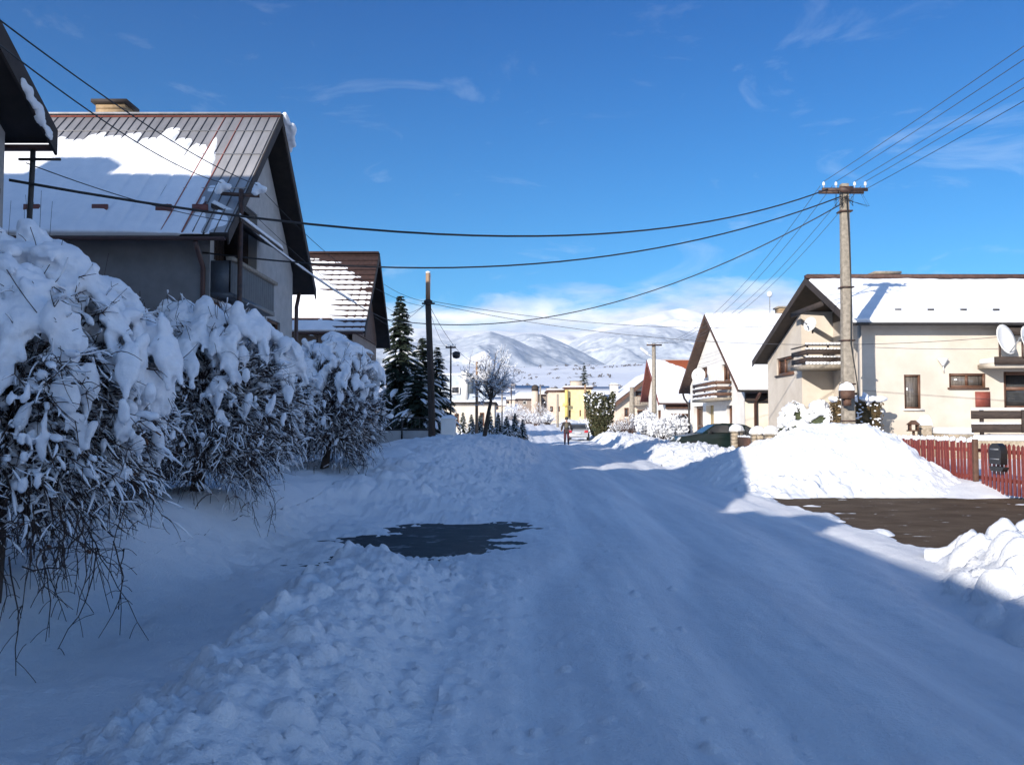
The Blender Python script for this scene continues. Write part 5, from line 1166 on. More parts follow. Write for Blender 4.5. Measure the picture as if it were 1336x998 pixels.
# scattered woods and bushes on the far snowfields: nobody could count them
g = np.random.default_rng(15); n = 520; Y = 260 * (2000 / 260) ** g.random(n) ** .8; X = (g.random(n) * 2 - 1) * .55 * Y + .05 * Y
row = g.random(n) < .55; Y = np.where(row, np.choose(g.integers(0, 4, n), [640 + 0 * Y, 905 + 0 * Y, 1300 + 0 * Y, 1560 + 0 * Y]) + 18 * g.normal(size=n) + .12 * X, Y)
Z = H_hill(X, Y); s = 1.0 + 2.0 * g.random(n); mb = MB()
C = np.repeat(np.stack([X, Y, Z], -1), 5, 0) + g.normal(size=(n * 5, 3)) * np.repeat(s, 5)[:, None] * (.6, .6, .3) + np.stack([0 * np.repeat(s, 5), 0 * np.repeat(s, 5), np.repeat(s, 5) * .6], -1)
mb.blobs(C, frames(g.normal(size=C.shape), np.repeat(s, 5) * (.3 + .4 * g.random(n * 5)), np.repeat(s, 5) * .35, np.repeat(s, 5) * .4), 1)
tag(mb.build('scattered_woods', mat('distant_twigs', (.07, .065, .07), (.22, .21, .22), .3, .9), None), 'thin scattered bushes and hedgerows across the far snowfields', 'bushes', None, 'stuff')
# ------------------------------------------------------------------ poles and wires
def insulator(mb, c, m=0, k=.8): mb.lathe(c, [(a * k, b * k) for a, b in ((.015, 0), (.015, .08), (.05, .09), (.055, .13), (.04, .15), (.05, .17), (.03, .22), (.01, .23))], 10, m)
PR = np.array([10.04, 25.5]); ZR = 8.77
def zk(z): return 1.6 + (z - 1.6) * 1.158
cp = thing('utility_pole', 'tall tapering concrete pole with steel crossarm behind the snow heap', 'utility pole', (PR[0], PR[1], .3))
mb = MB()
for a, b, ra, rb in ((-.2, ZR, .18, .115),):
    sq = lambda r, z: [(PR[0] - r, PR[1] - r * .9, z), (PR[0] + r, PR[1] - r * .9, z), (PR[0] + r, PR[1] + r * .9, z), (PR[0] - r, PR[1] + r * .9, z)]
    mb.add(sq(ra, a) + sq(rb, b), [(0, 1, 2, 3), (4, 5, 6, 7), (0, 1, 5, 4), (1, 2, 6, 5), (2, 3, 7, 6), (3, 0, 4, 7)])
mb.build('shaft', CONC, cp, bevel=.025)
mb = MB(); mb.box(PR[0] - .72, PR[0] + .65, PR[1] - .17, PR[1] - .12, ZR - .26, ZR - .16); mb.box(PR[0] - .72, PR[0] + .65, PR[1] + .12, PR[1] + .17, ZR - .26, ZR - .16)
mb.box(PR[0] - .2, PR[0] + .2, PR[1] - .2, PR[1] - .172, ZR - .30, ZR - .12)
arm = mb.build('crossarm', STEEL, cp)
INS = []
for dx in (-.67, -.30, .26, .58):
    m_ = MB(); insulator(m_, (PR[0] + dx, PR[1] - .145, ZR - .155)); m_.build('insulator', PORC, arm, True); INS.append((PR[0] + dx, PR[1] - .145, ZR + .03))
for z in (1.6, 2.7, 4.0, 5.6, 7.9): MB().box(PR[0] - .185, PR[0] + .185, PR[1] - .175, PR[1] + .175, z, z + .04).build('strap', STEEL, cp)
g = np.random.default_rng(2)
mb = MB()
mb.tubes([(PR[0] + .0, PR[1] - 0.185, zk(7.45)), (PR[0] + .05, PR[1] - 0.190, zk(6.3)), (PR[0] + .08, PR[1] - 0.195, zk(5.0)), (PR[0] + .04, PR[1] - 0.200, zk(3.6)), (PR[0] + .20, PR[1] - 0.215, zk(2.6)), (PR[0] + .24, PR[1] - 0.205, zk(2.0))], .018, 6)
for k in range(9):
    x = PR[0] + g.uniform(-.55, .5); y = PR[1] - .15; mb.tubes([(x, y, ZR - .22), (x + g.normal() * .12, y - .05, ZR - .62 - .15 * g.random()), (x * .5 + PR[0] * .5 + g.normal() * .1, y - .03, ZR - .55), (PR[0] + g.normal() * .06, y - .02, ZR - .42)], .008, 4)
mb.build('cable', WIRE, cp, True)
bx = MB(); bx.box(PR[0] - .36, PR[0] - .02, PR[1] - .56, PR[1] - .22, zk(2.18), zk(2.40)); bx.box(PR[0] - .27, PR[0] - .1, PR[1] - .5, PR[1] - .22, zk(2.0), zk(2.178)); bx.box(PR[0] - .1, PR[0] + .2, PR[1] - .2, PR[1] - .185, zk(2.28), zk(2.34))
bxo = bx.build('junction_box', BROWNW, cp); snowcap((PR[0] - .19, PR[1] - .39, zk(2.40)), .18, .17, .24, bxo)
MB().box(PR[0] - .24, PR[0] - .172, PR[1] - .16, PR[1] + .1, .2, 1.55).build('support_post', CONC, cp)

ZL = 6.85; PL = np.array([-2.92, 30.0])
wp = thing('utility_pole', 'dark wooden pole with pale cracked top, leaning slightly, on left bank', 'utility pole', (PL[0], PL[1], .8))
MB().tubes([(PL[0] + .13, PL[1], .3), (PL[0] + .06, PL[1], 3.2), (PL[0] - .05, PL[1], ZL - .95)], [.135, .12, .105], 10).build('shaft', WOODP, wp, True)
MB().tubes([(PL[0] - .05, PL[1], ZL - .95), (PL[0] - .06, PL[1], ZL)], [.085, .075], 10).build('pole_top', WOODL, wp, True)
s_ = MB().tubes([(PL[0] - .02, PL[1] + .05, ZL - .9), (PL[0] + .0, PL[1] + .05, ZL - .02)], [.045, .05], 6); s_.blobs([(PL[0] - .05, PL[1], ZL + .02)], [np.diag([.09, .09, .05])], 2); s_.build('snow', SNOW, wp, True)
MB().box(PL[0] - .18, PL[0] + .1, PL[1] - .14, PL[1] + .14, ZL - 1.06, ZL - .99).bar((PL[0] - .25, PL[1] - .1, ZL - 1.1), (PL[0] + .2, PL[1] - .1, ZL - 1.1), .06, .06).build('clamp', DARKMET, wp)

def thin_pole(label, px, Y, top, r, m, arm=0, extra=None, name='utility_pole', base_dz=-.1, ins=True):
    x = (px - 668) / F * Y; z0 = gz(x, Y) + base_dz; zt = at(px, top, Y)[2]
    t = thing(name, label, 'street lamp' if name == 'street_lamp' else 'utility pole', (x, Y, z0)); MB().tubes([(x, Y, z0 - .3), (x, Y, (z0 + zt) / 2), (x, Y, zt)], [r * 1.2, r * 1.05, r * .85], 8).build('shaft', m, t, True)
    if arm:
        a = MB().box(x - arm, x + arm, Y - r - .06, Y - r, zt - .16, zt - .06).build('crossarm', STEEL, t)
        for dx in (-.9, -.35, .35, .9):
            m_ = MB(); insulator(m_, (x + dx * arm, Y - r - .03, zt - .06), 0, .55); m_.build('insulator', PORC, a, True)
    return t, x, zt
t, xT, zT = thin_pole('thin dark pole with short crossarm and round black lamp', 588, 50, 451, .055, DARKMET, .30, name='street_lamp')
MB().lathe((xT + .33, 50 - .1, zT - .78), [(.02, 0), (.19, .05), (.24, .2), (.22, .36), (.1, .43), (.02, .44)], 14).bar((xT, 50, zT - .5), (xT + .33, 49.9, zT - .36), .04, .04).build('lamp', BLACKP, t, True)
thin_pole('short reddish wooden pole seen through the fruit tree', 622, 47, 472, .075, WOODL)
thin_pole('slim grey post among the thujas near the street', 655, 57, 497, .05, CONC)
tF, xF, zF = thin_pole('far concrete pole with crossarm before the orange-roofed house', 853.5, 58, 448.5, .15, CONC, .52)
lm = MB(); lm.bar((xF - .05, 58, zF - .95), (xF - .55, 58, zF - .62), .05, .05); lm.prism([(xF - .45, 57.9, zF - .78), (xF - .95, 57.9, zF - .35), (xF - .90, 57.9, zF - .24), (xF - .40, 57.9, zF - .62)], (0, .2, 0)); lm.build('lamp_head', DISHW, tF)
thin_pole('thick snow-plastered concrete stub pole beside the reddish bush', 824.5, 66, 505, .20, CONC)
thin_pole('far pole standing in front of the pinkish house', 727.5, 112, 514, .14, CONC)
thin_pole('far pale pole right of the yellow house front', 763.5, 100, 502, .13, WOODL)
thin_pole('far pole right of the round-topped tower', 705, 132, 504, .13, CONC)
thin_pole('farthest thin pole beside the small far houses', 682, 150, 502, .10, WOODP)
thin_pole('far thin pole left of the frosted bush', 667, 140, 503, .10, WOODP)
# steel rack at the metal-roofed house
RK = np.array([-6.02, 18.75]); ZK = 6.75
rk = thing('service_pole', 'rust-brown steel service pole with snow-capped insulators beside the metal-roofed house', 'utility pole', (RK[0], RK[1], .3))
MB().tubes([(RK[0], RK[1], .2), (RK[0], RK[1], ZK)], .055, 8).build('shaft', STEEL, rk, True)
a = MB().bar((RK[0] - .42, RK[1] - .1, ZK - .12), (RK[0] + .38, RK[1] + .1, ZK - .12), .07, .07).build('crossarm', STEEL, rk)
for k, (dx, sz_) in enumerate(((-.40, .12), (.34, .10))):
    c = (RK[0] + dx, RK[1] + dx * .25, ZK - .09); m_ = MB(); insulator(m_, c); io = m_.build('insulator', PORC, a, True)
    merged(MB().blobs([(c[0], c[1], c[2] + .2), (c[0] + .1, c[1], c[2] + .12), (c[0] - .05, c[1], c[2] + .06)], [np.diag([sz_ * .8, sz_ * .7, sz_ * .8]), np.diag([.12, .1, .09]), np.diag([.1, .1, .13])], 2), .025, .03, 9, 2).build('snow', SNOW, io, True)

def wire(label, a, b, sag, r=.009, m=WIRE, snow=0, n=26, group=None, name='overhead_wire'):
    a, b = np.array(a, float), np.array(b, float); t = np.linspace(0, 1, n)[:, None]; P = a * (1 - t) + b * t; P[:, 2:] -= 4 * sag * t * (1 - t)
    root = thing(name, label, 'wire', a, group); MB().tubes(P, r, 5).build('strand', m, root, True)
    if snow:
        k0, k1 = snow; q = (np.linspace(0, 1, 60) > k0) & (np.linspace(0, 1, 60) < k1); tt = np.linspace(0, 1, 60)[:, None]; Q = a * (1 - tt) + b * tt; Q[:, 2:] -= 4 * sag * tt * (1 - tt); Q = Q[q]; Q[:, 2] += .03
        rr = .035 * (.7 + .5 * np.abs(vn(np.arange(len(Q)) * .5, np.zeros(len(Q))))); rr[0] = rr[-1] = .01; MB().tubes(Q, rr, 6).build('snow', SNOW, root, True)
    return root
top = np.array([PR[0], PR[1] - .15, ZR - .30])
wire('thick black cable sagging over the street from crossarm to the nearest left house', top + (-.55, 0, .10), on(12, 235, 10.9), 1.05, .02)
wire('second thick black cable over the street, ending at the metal-roofed house', top + (-.15, 0, -.12), (-6.75, 18.45, 5.28), 1.05, .02)
wire('thick black cable from concrete pole to the brown-tiled house', top + (-.1, 0, -.32), on(504, 417, 32.4), 1.4, .018)
NXT = np.array([10.2, -15.0])
for i, (dx, lb) in enumerate(((-.67, 'first and uppermost wire from the crossarm rising to the top right'), (-.30, 'second wire from the crossarm rising to the top right'), (.26, 'third wire from the crossarm rising to the top right'), (.58, 'fourth, lowest bare wire from the crossarm rising to the top right'))):
    wire(lb, INS[i], (NXT[0] + dx, NXT[1], 8.8), .42, .008, WIREG)
    wire('%s of four wires running down the street from crossarm to far concrete pole' % ('outermost', 'second', 'third', 'rightmost')[i], (INS[i][0], INS[i][1] + .29, INS[i][2] - .05), (xF + (-.9, -.35, .35, .9)[i] * .52, 57.85, zF + .1), 1.5, .008, WIREG)
wire('thin cable close beside the lowest wire rising to the top right', top + (.5, 0, .05), (NXT[0] + .62, NXT[1], 8.45), .45, .008, WIRE)
RA, RB = np.array([RK[0] - .40, RK[1] - .1, ZK + .12]), np.array([RK[0] + .34, RK[1] + .08, ZK + .12])
wire('upper thin wire from the top left corner to the service pole', on(-30, 4, 7.5), RB, .18, .009)
wire('lower thin wire from the left edge to the service pole', on(-30, 36, 7.5), RA, .2, .009)
wire('thin wire from the nearest roof corner across the metal roof', (-6.4, 11.1, 5.0), (RK[0], RK[1], 6.0), .12, .008)
PT = np.array([PL[0] - .05, PL[1] - .1, ZL - 1.05])
wire('thin wire from the service pole towards the wooden pole', RB, PT + (-.1, 0, -.15), .55, .007)
wire('second thin wire from the service pole towards the thin lamp pole', RA, (xT - .2, 49.9, zT - .05), .9, .007)
wire('snow-coated cable slanting from the house canopy past the gable', (RK[0] - .1, RK[1] + .2, 6.1), on(521, 424, 34), .25, .012, WIRE, (.02, .62))
wire('short wire from brown-tiled roof to the top of wooden pole', on(501, 371, 33), PT, .1, .008)
wire('short sagging wire from brown-tiled house to the wooden pole', on(503, 400, 34), PT, .35, .007)
wire('upper of two wires from the wooden pole across to the cream house gable', PT + (.05, 0, .05), (11.45, 35.5, 5.62), .42, .009, WIREG)
wire('lower wire from the wooden pole past the cream house front', PT + (.05, 0, -.03), (15.8, 27.2, 4.32), .75, .009, WIREG)
wire('wire dropping right from the wooden pole to the reddish pole', PT, on(622, 473, 47), .5, .009)
wire('wire from wooden pole back to the thin lamp pole', PT + (0, 0, -.02), (xT, 49.95, zT), .6, .007)
wire('guy wire slanting left from the wooden pole behind the spruce', PT + (-.05, 0, -.05), on(500, 440, 38), .05, .008)
wire('faint thin wire low across the cream wall', (11.5, 27.93, 2.62), (17.5, 27.93, 2.2), .0, .005, WIREG)

# ------------------------------------------------------------------ fences and gates
fx = 10.4
def picket_fence(label, ya, yb, x, m, step=.145, h=1.18, name='picket_fence', zb=.08, snow=True, bend=0):
    pw = .018 if name == 'garden_fence' else .042; root = thing(name, label, 'fence', (x, ya, 0)); n = int((yb - ya) / step); mb = MB(); sn = MB(); g = np.random.default_rng(int(ya * 7))
    for i in range(n):
        y = ya + (i + .5) * step; z = h + g.normal() * .012; tl = g.normal() * .008
        mb.prism([(x - .012, y - pw, zb), (x - .012, y + pw, zb), (x - .012 + tl, y + pw, z - .05), (x - .012 + tl, y, z), (x - .012 + tl, y - pw, z - .05)], (.024, 0, 0))
        if snow: sn.blobs([(x + tl, y, z + .005)], [np.diag([.05, .052, .06 + .02 * g.random()])], 1)
    mb.build('pickets', m, root)
    r = MB()
    for z in (.32, .92): r.box(x + .0125, x + .06, ya, yb, z, z + .08)
    r.build('rail', m, root)
    if snow: sn.build('snow', SNOW, root, True)
    return root
pf = picket_fence('red picket fence with snow-tipped pickets behind the snow heap', 19.3, 25.6, fx, REDFENCE)
gt = picket_fence('red slatted gate at the driveway carrying a black letterbox', 14.8, 19.12, fx, REDFENCE, .15, 1.12, 'gate', .06, False)
po = thing('gate_post', 'brown post between red picket fence and gate', 'post', (fx, 19.21, 0)); MB().box(fx - .05, fx + .05, 19.16, 19.26, -.1, 1.22).build('shaft', BROWNW, po, bevel=.01); snowcap((fx, 19.21, 1.22), .05, .05, .05, po)
lb = thing('letterbox', 'black rounded letterbox hanging on the red gate', 'letterbox', (fx - .1, 18.15, .9))
pr = [(-.17, 0), (.17, 0), (.19, .30), (.15, .42), (.06, .48), (-.06, .48), (-.15, .42), (-.19, .30)]
MB().prism([(fx - .025, 18.15 + a * 1.25, .70 + b * .92) for a, b in pr], (-.14, 0, 0)).build('body', BLACKP, lb, bevel=.015)
MB().box(fx - .173, fx - .166, 18.0, 18.3, 1.0, 1.03).box(fx - .173, fx - .166, 17.98, 18.32, .80, .82).build('slot', GREYM, lb); MB().prism([(fx - .02, 18.15 + a * 1.4, .55 + b * .12) for a, b in ((-.2, .8), (.2, .8), (.14, 0), (-.14, 0))], (-.12, 0, 0)).build('newspaper_tube', BLACKP, lb)
PIL = []
def pillar(label, y):
    t = thing('gate_pillar', label, 'pillar', (fx, y, 0), 'stone pillars of the garden entrance'); mb = MB(); g = np.random.default_rng(int(y * 3)); z = -.1
    while z < 1.02:
        h = .13 + .06 * g.random(); k = .225 + .02 * g.random(); sp = g.uniform(-.1, .1); mb.box(fx - k, fx + sp - .006, y - k, y + k, z, z + h - .012); mb.box(fx + sp + .006, fx + k, y - k, y + k, z, z + h - .012); z += h
    mb.box(fx - .205, fx + .205, y - .205, y + .205, -.1, z - .02); mb.build('shaft', STONEM, t); MB().box(fx - .3, fx + .3, y - .3, y + .3, z, z + .06).build('cap', CONC, t)
    S = MB().blobs([(fx, y, z + .15)], [np.diag([.33, .33, .25])], 3).blobs([(fx, y, z + .1)], [np.diag([.36, .35, .12])], 3); merged(S, .03, .03, 6, 3).build('snow', SNOW, t, True)
pillar('stone pillar with round snow cap next to the green car', 39.6); pillar('middle stone pillar with round snow cap right of the brown gate', 36.2); pillar('stone pillar with round snow cap nearest the rounded shrubs', 34.3)
bg_ = thing('gate', 'low brown boarded gate between two snow-capped stone pillars', 'gate', (fx, 38, 0)); mb = MB(); mb.box(fx - .02, fx + .02, 36.5, 39.3, .15, .9); mb.build('panel', BROWNW, bg_)
mb = MB(); 
for k in range(11): mb.box(fx - .015, fx + .015, 36.6 + k * .26, 36.66 + k * .26, .9, 1.16)
mb.build('spikes', DARKMET, bg_); sn = MB()
for k in range(9): sn.box(fx - .05, fx + .05, 36.5 + k * .31, 36.81 + k * .31, .901, .96 + .04 * rng.random())
sn.build('snow', SNOW, bg_)
sf = picket_fence('low dark fence with snow between stone pillar and shrubs', 30.6, 33.9, fx + .02, BROWNW, .16, 1.0, 'picket_fence', .1, True)
# dark fence in the left garden and the yard wall further on
lf = picket_fence('dark narrow-slatted garden fence half hidden behind the snowy trees', 8.2, 15.6, -5.6, DARKMET, .13, 1.5, 'garden_fence', .5, False)

for y in (10.1, 13.0): MB().box(-5.68, -5.52, y - .08, y + .08, .3, 1.6).build('post', DARKMET, lf)
yw = thing('yard_gate', 'dark metal yard gate with pale lower panels left of the wooden pole', 'gate', (-4.0, 33.5, .5))
mb = MB(); mb.box(-5.6, -3.05, 33.5, 33.54, 1.25, 1.32); mb.box(-5.6, -3.05, 33.5, 33.54, 1.72, 1.78)
for x in (-5.6, -4.35, -3.1): mb.box(x, x + .06, 33.49, 33.55, .4, 1.8)
for k in range(16): mb.box(-5.5 + k * .155, -5.48 + k * .155, 33.51, 33.53, 1.32, 1.72)
mb.build('frame', DARKMET, yw); MB().box(-5.54, -4.36, 33.505, 33.535, .45, 1.25).box(-4.28, -3.12, 33.505, 33.535, .45, 1.25).build('panel', PLASTW, yw)
gp = thing('gate_pillar', 'broad pale snow-crusted pillar right of the wooden pole', 'pillar', (-2.3, 31.5, .8)); MB().box(-2.62, -2.08, 31.4, 31.8, .5, 1.72).build('shaft', PLASTN, gp, bevel=.03); snowcap((-2.35, 31.6, 1.72), .27, .2, .12, gp)

# ------------------------------------------------------------------ dishes, aerials, small yard things
dish(None, (11.0, 31.4, 5.2), .25, (-.75, -.62, .25), label='round white dish under the cream house gable, beside the concrete pole')
dish(None, (15.62, 26.85, 4.2), .46, (.45, -.85, .25), label='large white dish above the right-hand entrance canopy, the fuller one')
dish(None, (16.2, 26.6, 4.15), .44, (.5, -.82, .25), label='white dish above the entrance canopy cut by the frame edge')
dish(None, (10.85, 49.6, at(915, 490, 50)[2]), .40, (-.45, -.85, .2), label='white dish on the small balcony of the white house')
an = thing('roof_aerial', 'thin mast topped by a white ball on the white house roof', 'aerial', (15.4, 51, 7.2)); p = at(1004, 384, 51)
MB().tubes([(p[0], 51, 6.4), (p[0], 51, p[2])], .025, 6).build('mast', GREYM, an); MB().blobs([p], [np.diag([.17, .17, .2])], 2).build('ball', DISHW, an, True)
cb = thing('garden_cabinet', 'small stone cabinet with snow cap by the cream wall', 'cabinet', (12.96, 26.9, .5)); MB().box(12.8, 13.12, 26.7, 27.0, .2, 1.5).build('body', STONEM, cb, bevel=.01); snowcap((12.96, 26.85, 1.5), .19, .17, .3, cb)
cb = thing('bird_table', 'little dark bird table on a post by the cream wall', 'bird table', (12.45, 26.5, .3)); MB().box(12.42, 12.48, 26.47, 26.53, .1, 1.3).box(12.3, 12.6, 26.35, 26.65, 1.3, 1.34).prism([(12.28, 26.35, 1.5), (12.62, 26.35, 1.5), (12.45, 26.35, 1.64)], (0, .3, 0)).box(12.32, 12.35, 26.4, 26.6, 1.34, 1.5).box(12.55, 12.58, 26.4, 26.6, 1.34, 1.5).build('body', BROWNW, cb)

# ------------------------------------------------------------------ cars
def car(label, loc, rot, paint, sedan=True, nm='parked_car', snow=True):
    root = thing(nm, label, 'car', (0, 0, 0)); Lc, W, Hc = 4.35, 1.70, 1.40
    low = [(-2.17, .42), (-2.15, .62), (-2.02, .80), (-1.2, .92), (-.75, .94), (1.35, .95), (2.02, .92), (2.15, .80), (2.17, .45), (2.1, .30), (-2.1, .28)]
    def loft(prof, ws, mb, m=0):
        """prof = side outline (x, z); ws = half-width at each point"""
        n = len(prof); V = [(x, -w_, z) for (x, z), w_ in zip(prof, ws)] + [(x, w_, z) for (x, z), w_ in zip(prof, ws)]
        tri = geometry.tessellate_polygon([[Vector((x, z, 0)) for x, z in prof]])
        mb.add(V, [(i, (i + 1) % n, n + (i + 1) % n, n + i) for i in range(n)] + [tuple(t) for t in tri] + [tuple(n + i for i in t) for t in tri], m)
    b = MB(); loft(low, [.80 if abs(x) > 2.0 else .85 for x, z in low], b)
    gh = [(-1.05, .93), (-.35, 1.36), (.0, 1.405), (.75, 1.40), (1.15, 1.33), (1.80, .94)] if sedan else [(-1.05, .93), (-.35, 1.38), (.2, 1.43), (1.1, 1.42), (1.65, 1.33), (2.0, .93)]
    loft(gh, [.78, .60, .585, .585, .60, .76], b); b.build('body', paint, root, False, .035)
    def quad(nm_, pts, off): 
        p = np.array(pts, float); nrm = np.cross(p[1] - p[0], p[2] - p[0]); nrm /= np.linalg.norm(nrm); nrm = nrm if np.dot(nrm, off) > 0 else -nrm
        MB().prism(p + nrm * .004, nrm * .008).build(nm_, GLASS, root)
    def lerp(a, b, t): return tuple(np.array(a) * (1 - t) + np.array(b) * t)
    def strip_(i, j, sgn, t0, t1, x0, x1):
        pass
    # windscreen, rear window and the side windows between the pillars
    def across(i, j, nm_):
        (xa, za), (xb, zb) = gh[i], gh[j]; wa, wb_ = [.78, .60, .585, .585, .60, .76][i] - .07, [.78, .60, .585, .585, .60, .76][j] - .06
        a, b_ = lerp((xa, za), (xb, zb), .08), lerp((xa, za), (xb, zb), .94); quad(nm_, [(a[0], -wa, a[1]), (a[0], wa, a[1]), (b_[0], wb_, b_[1]), (b_[0], -wb_, b_[1])], (xa * 1.0, 0, 1))
    across(0, 1, 'windscreen'); across(5, 4, 'rear_window')
    topz, botz = 1.325, .975
    def yw_(z): return .79 + (.59 - .79) * (z - .93) / (1.40 - .93) + .012
    for s_ in (-1, 1):
        for xs in ((-.80, -.34, .28, .28), (.36, .36, .98, 1.02), (1.08, 1.06, 1.20, 1.52)):
            q = [(xs[0], s_ * yw_(botz), botz), (xs[1], s_ * yw_(topz), topz), (xs[2], s_ * yw_(topz), topz), (xs[3], s_ * yw_(botz), botz)]
            if xs[0] > 1: q[1] = (1.08, s_ * yw_(1.28), 1.28); q[2] = (1.18, s_ * yw_(1.28), 1.28)
            quad('side_window', q, (0, s_, 0))
        MB().box(-.78, -.62, min(s_ * .84, s_ * 1.0), max(s_ * .84, s_ * 1.0), .95, 1.07).build('wing_mirror', BLACKP, root, bevel=.02)
        MB().prism([(-2.155, s_ * .45, .62), (-2.155, s_ * .78, .62), (-2.03, s_ * .78, .77), (-2.05, s_ * .45, .77)], (-.03, 0, 0)).build('headlight', PORC, root)
        MB().box(2.09, 2.175, min(s_ * .5, s_ * .8), max(s_ * .5, s_ * .8), .66, .86).build('tail_light', mat('red_tail_light', (.35, .02, .03), rough=.25), root, bevel=.01)
        for x in (-1.38, 1.28):
            wv = MB(); a = np.arange(20) * 2 * PI / 20
            for rr, y0_, y1_ in ((.31, .66, .86),):
                V = [(x + rr * math.cos(t), s_ * y, .31 + rr * math.sin(t)) for y in (y0_, y1_) for t in a]; wv.add(V, [(i, (i + 1) % 20, 20 + (i + 1) % 20, 20 + i) for i in range(20)] + [tuple(range(20)), tuple(range(20, 40))])
            wo = wv.build('wheel', BLACKP, root, bevel=.02); V = [(x + rr * math.cos(t), s_ * y, .31 + rr * math.sin(t)) for rr, y in ((.2, .862), (.17, .875), (.05, .87)) for t in a]
            MB().add(V, [(k * 20 + i, k * 20 + (i + 1) % 20, (k + 1) * 20 + (i + 1) % 20, (k + 1) * 20 + i) for k in (0, 1) for i in range(20)] + [tuple(range(40, 60))]).build('rim', GREYM, wo)
    MB().box(-2.22, -2.1, -.78, .78, .34, .52).build('front_bumper', BLACKP, root, bevel=.03); MB().box(2.1, 2.22, -.78, .78, .34, .55).build('rear_bumper', paint, root, bevel=.03)
    MB().box(2.222, 2.235, -.26, .26, .58, .69).build('number_plate', PORC, root)
    if snow:
        S = MB(); S.blobs([(.35, 0, 1.40), (.9, 0, 1.36)], [np.diag([.75, .55, .09]), np.diag([.45, .5, .07])], 3); merged(S, .05, .03, 5, 2).build('snow', SNOW, root, True)
    root.location = loc; root.rotation_euler = (0, 0, rot); return root
GREENP = mat('dark_green_paint', (.006, .016, .014), rough=.3, spec=.7)
SILVER = mat('silver_paint', (.42, .43, .44), rough=.3, metal=.4, spec=.6)
REDP = mat('dull_red_paint', (.20, .055, .045), rough=.4)
car('dark green saloon parked behind the right snow bank', (9.95, 41.2, .10), R(4), GREENP, True, 'parked_car', False)
car('silver hatchback seen from behind at the roadside', (5.55, 71, .04), R(-96), SILVER, False, 'parked_car', False)
car('small red car far off beyond the walking person', (8.0, 132, 1.4), R(-92), REDP, False, 'parked_car', True)

# ------------------------------------------------------------------ the walking person
def skin_fig(name, m, parent, joints, edges, off=(0, 0, 0), sub=2, root_i=0):
    me = bpy.data.meshes.new(name); me.from_pydata([tuple(np.array(j[0]) + off) for j in joints], edges, [])
    o = bpy.data.objects.new(name, me); COL.objects.link(o)
    sk = o.modifiers.new('skin', 'SKIN'); 
    for i, j in enumerate(joints): me.skin_vertices[0].data[i].radius = j[1] if isinstance(j[1], tuple) else (j[1], j[1])
    me.skin_vertices[0].data[root_i].use_root = True
    ss = o.modifiers.new('sub', 'SUBSURF'); ss.levels = sub; ss.render_levels = sub
    dg = bpy.context.evaluated_depsgraph_get(); m2 = bpy.data.meshes.new_from_object(o.evaluated_get(dg)); bpy.data.objects.remove(o)
    m2.materials.clear(); return link(name, m2, m, parent, True)
pp = thing('person', 'person in dark jacket and maroon trousers walking towards the viewer mid-street', 'person', (3.56, 55.8, gz(3.56, 55.8)))
SKINM = mat('skin', (.42, .25, .18), rough=.6); JACK = mat('dark_jacket', (.022, .018, .018), (.05, .038, .034), 8, .8); MAROON = mat('maroon_trousers', (.06, .014, .022), (.09, .025, .035), 8, .85); VEST = mat('olive_front', (.10, .085, .055), (.14, .12, .08), 8, .8)
J = [((0, 0, .95), .13), ((0, 0, 1.15), .13), ((0, 0, 1.38), (.16, .11)), ((0, .01, 1.50), .055), ((0, -.01, 1.62), (.075, .09)), ((0, -.01, 1.73), (.07, .085)),
     ((.19, 0, 1.42), .06), ((.30, .0, 1.17), .045), ((.36, -.10, .95), .035), ((.37, -.13, .88), .032),
     ((-.19, 0, 1.42), .06), ((-.29, .04, 1.17), .045), ((-.33, .02, .93), .035), ((-.335, .0, .86), .032),
     ((.10, 0, .90), .085), ((.11, -.10, .50), .06), ((.11, -.04, .12), .042), ((.12, -.20, .045), .035),
     ((-.10, 0, .90), .085), ((-.10, .03, .50), .06), ((-.10, .16, .12), .042), ((-.11, .02, .045), .035)]
Ed = [(0, 1), (1, 2), (2, 3), (3, 4), (4, 5), (2, 6), (6, 7), (7, 8), (8, 9), (2, 10), (10, 11), (11, 12), (12, 13), (0, 14), (14, 15), (15, 16), (16, 17), (0, 18), (18, 19), (19, 20), (20, 21)]
skin_fig('body', SKINM, pp, J, Ed)
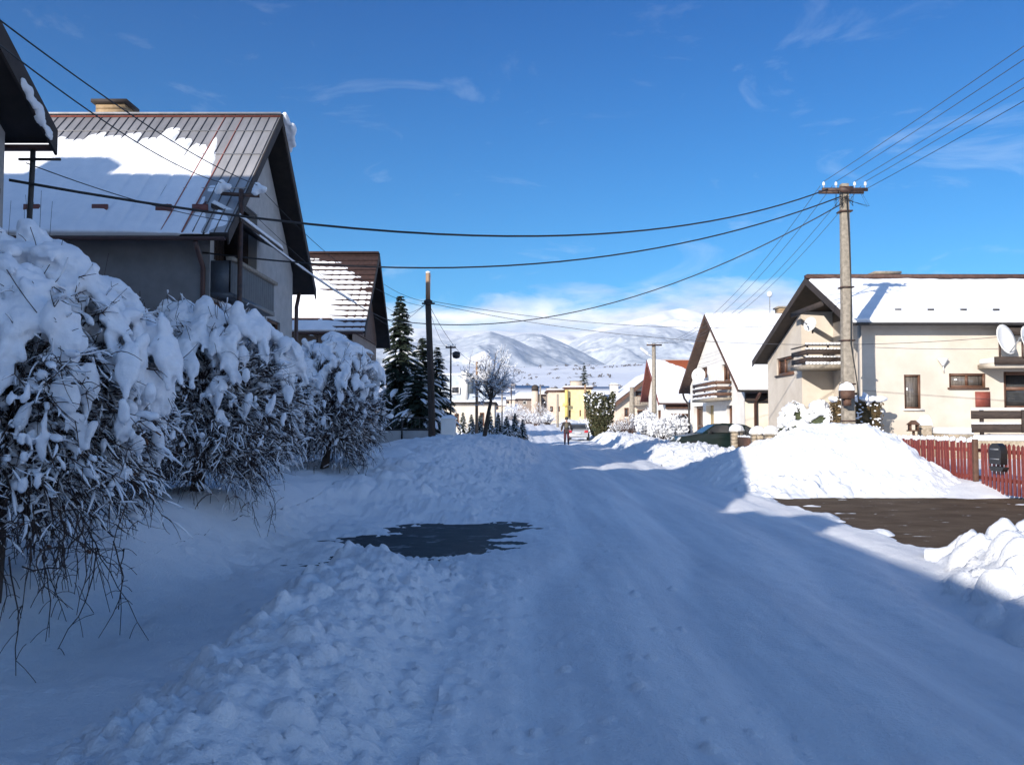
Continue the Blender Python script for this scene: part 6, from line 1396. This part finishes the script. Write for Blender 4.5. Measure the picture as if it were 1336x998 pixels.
gr = lambda idx, d: [(J[i][0], tuple(np.array(J[i][1] if isinstance(J[i][1], tuple) else (J[i][1],) * 2) + d)) for i in idx]
skin_fig('jacket', JACK, pp, [((0, 0, .80), (.20, .15))] + gr([0, 1, 2, 6, 7, 8, 10, 11, 12], .035), [(0, 1), (1, 2), (2, 3), (3, 4), (4, 5), (5, 6), (3, 7), (7, 8), (8, 9)], root_i=1)
skin_fig('trousers', MAROON, pp, gr([0, 14, 15, 16, 18, 19, 20], .022), [(0, 1), (1, 2), (2, 3), (0, 4), (4, 5), (5, 6)])
skin_fig('boots', BLACKP, pp, gr([16, 17], .02), [(0, 1)]); skin_fig('boots', BLACKP, pp, gr([20, 21], .02), [(0, 1)])
MB().lathe((0, -.01, 1.66), [(.105, 0), (.115, .04), (.11, .1), (.07, .16), (.01, .18)], 14).build('woolly_hat', BLACKP, None, True)
ht = COL.objects[-1]; ht.parent = pp; ROOT[ht] = ROOT[pp]
MB().blobs([(0, -.135, 1.28)], [np.diag([.12, .03, .2])], 2).build('scarf', VEST, None, True); ht = COL.objects[-1]; ht.parent = pp; ROOT[ht] = ROOT[pp]
fa = MB(); fa.blobs([(0, -.10, 1.63), (.03, -.09, 1.66), (-.03, -.09, 1.66)], [np.diag([.014, .025, .025]), np.diag([.012, .01, .01]), np.diag([.012, .01, .01])], 1); fa.build('face', SKINM, None, True); ht = COL.objects[-1]; ht.parent = pp; ROOT[ht] = ROOT[pp]

# ------------------------------------------------------------------ the air
def haze():
    mb = MB().box(-6500, 6500, -420, 11500, -12, 1000); m = bpy.data.materials.new('air'); m.use_nodes = True; n = m.node_tree.nodes; n.remove(n['Principled BSDF'])
    v = n.new('ShaderNodeVolumePrincipled'); v.inputs['Density'].default_value = HAZE; v.inputs['Color'].default_value = (.74, .86, 1, 1); v.inputs['Anisotropy'].default_value = 0
    m.node_tree.links.new(v.outputs[0], n['Material Output'].inputs['Volume']); o = mb.build('haze', m, None); o['kind'] = 'stuff'; return o
HAZE = 4.2e-5
haze()
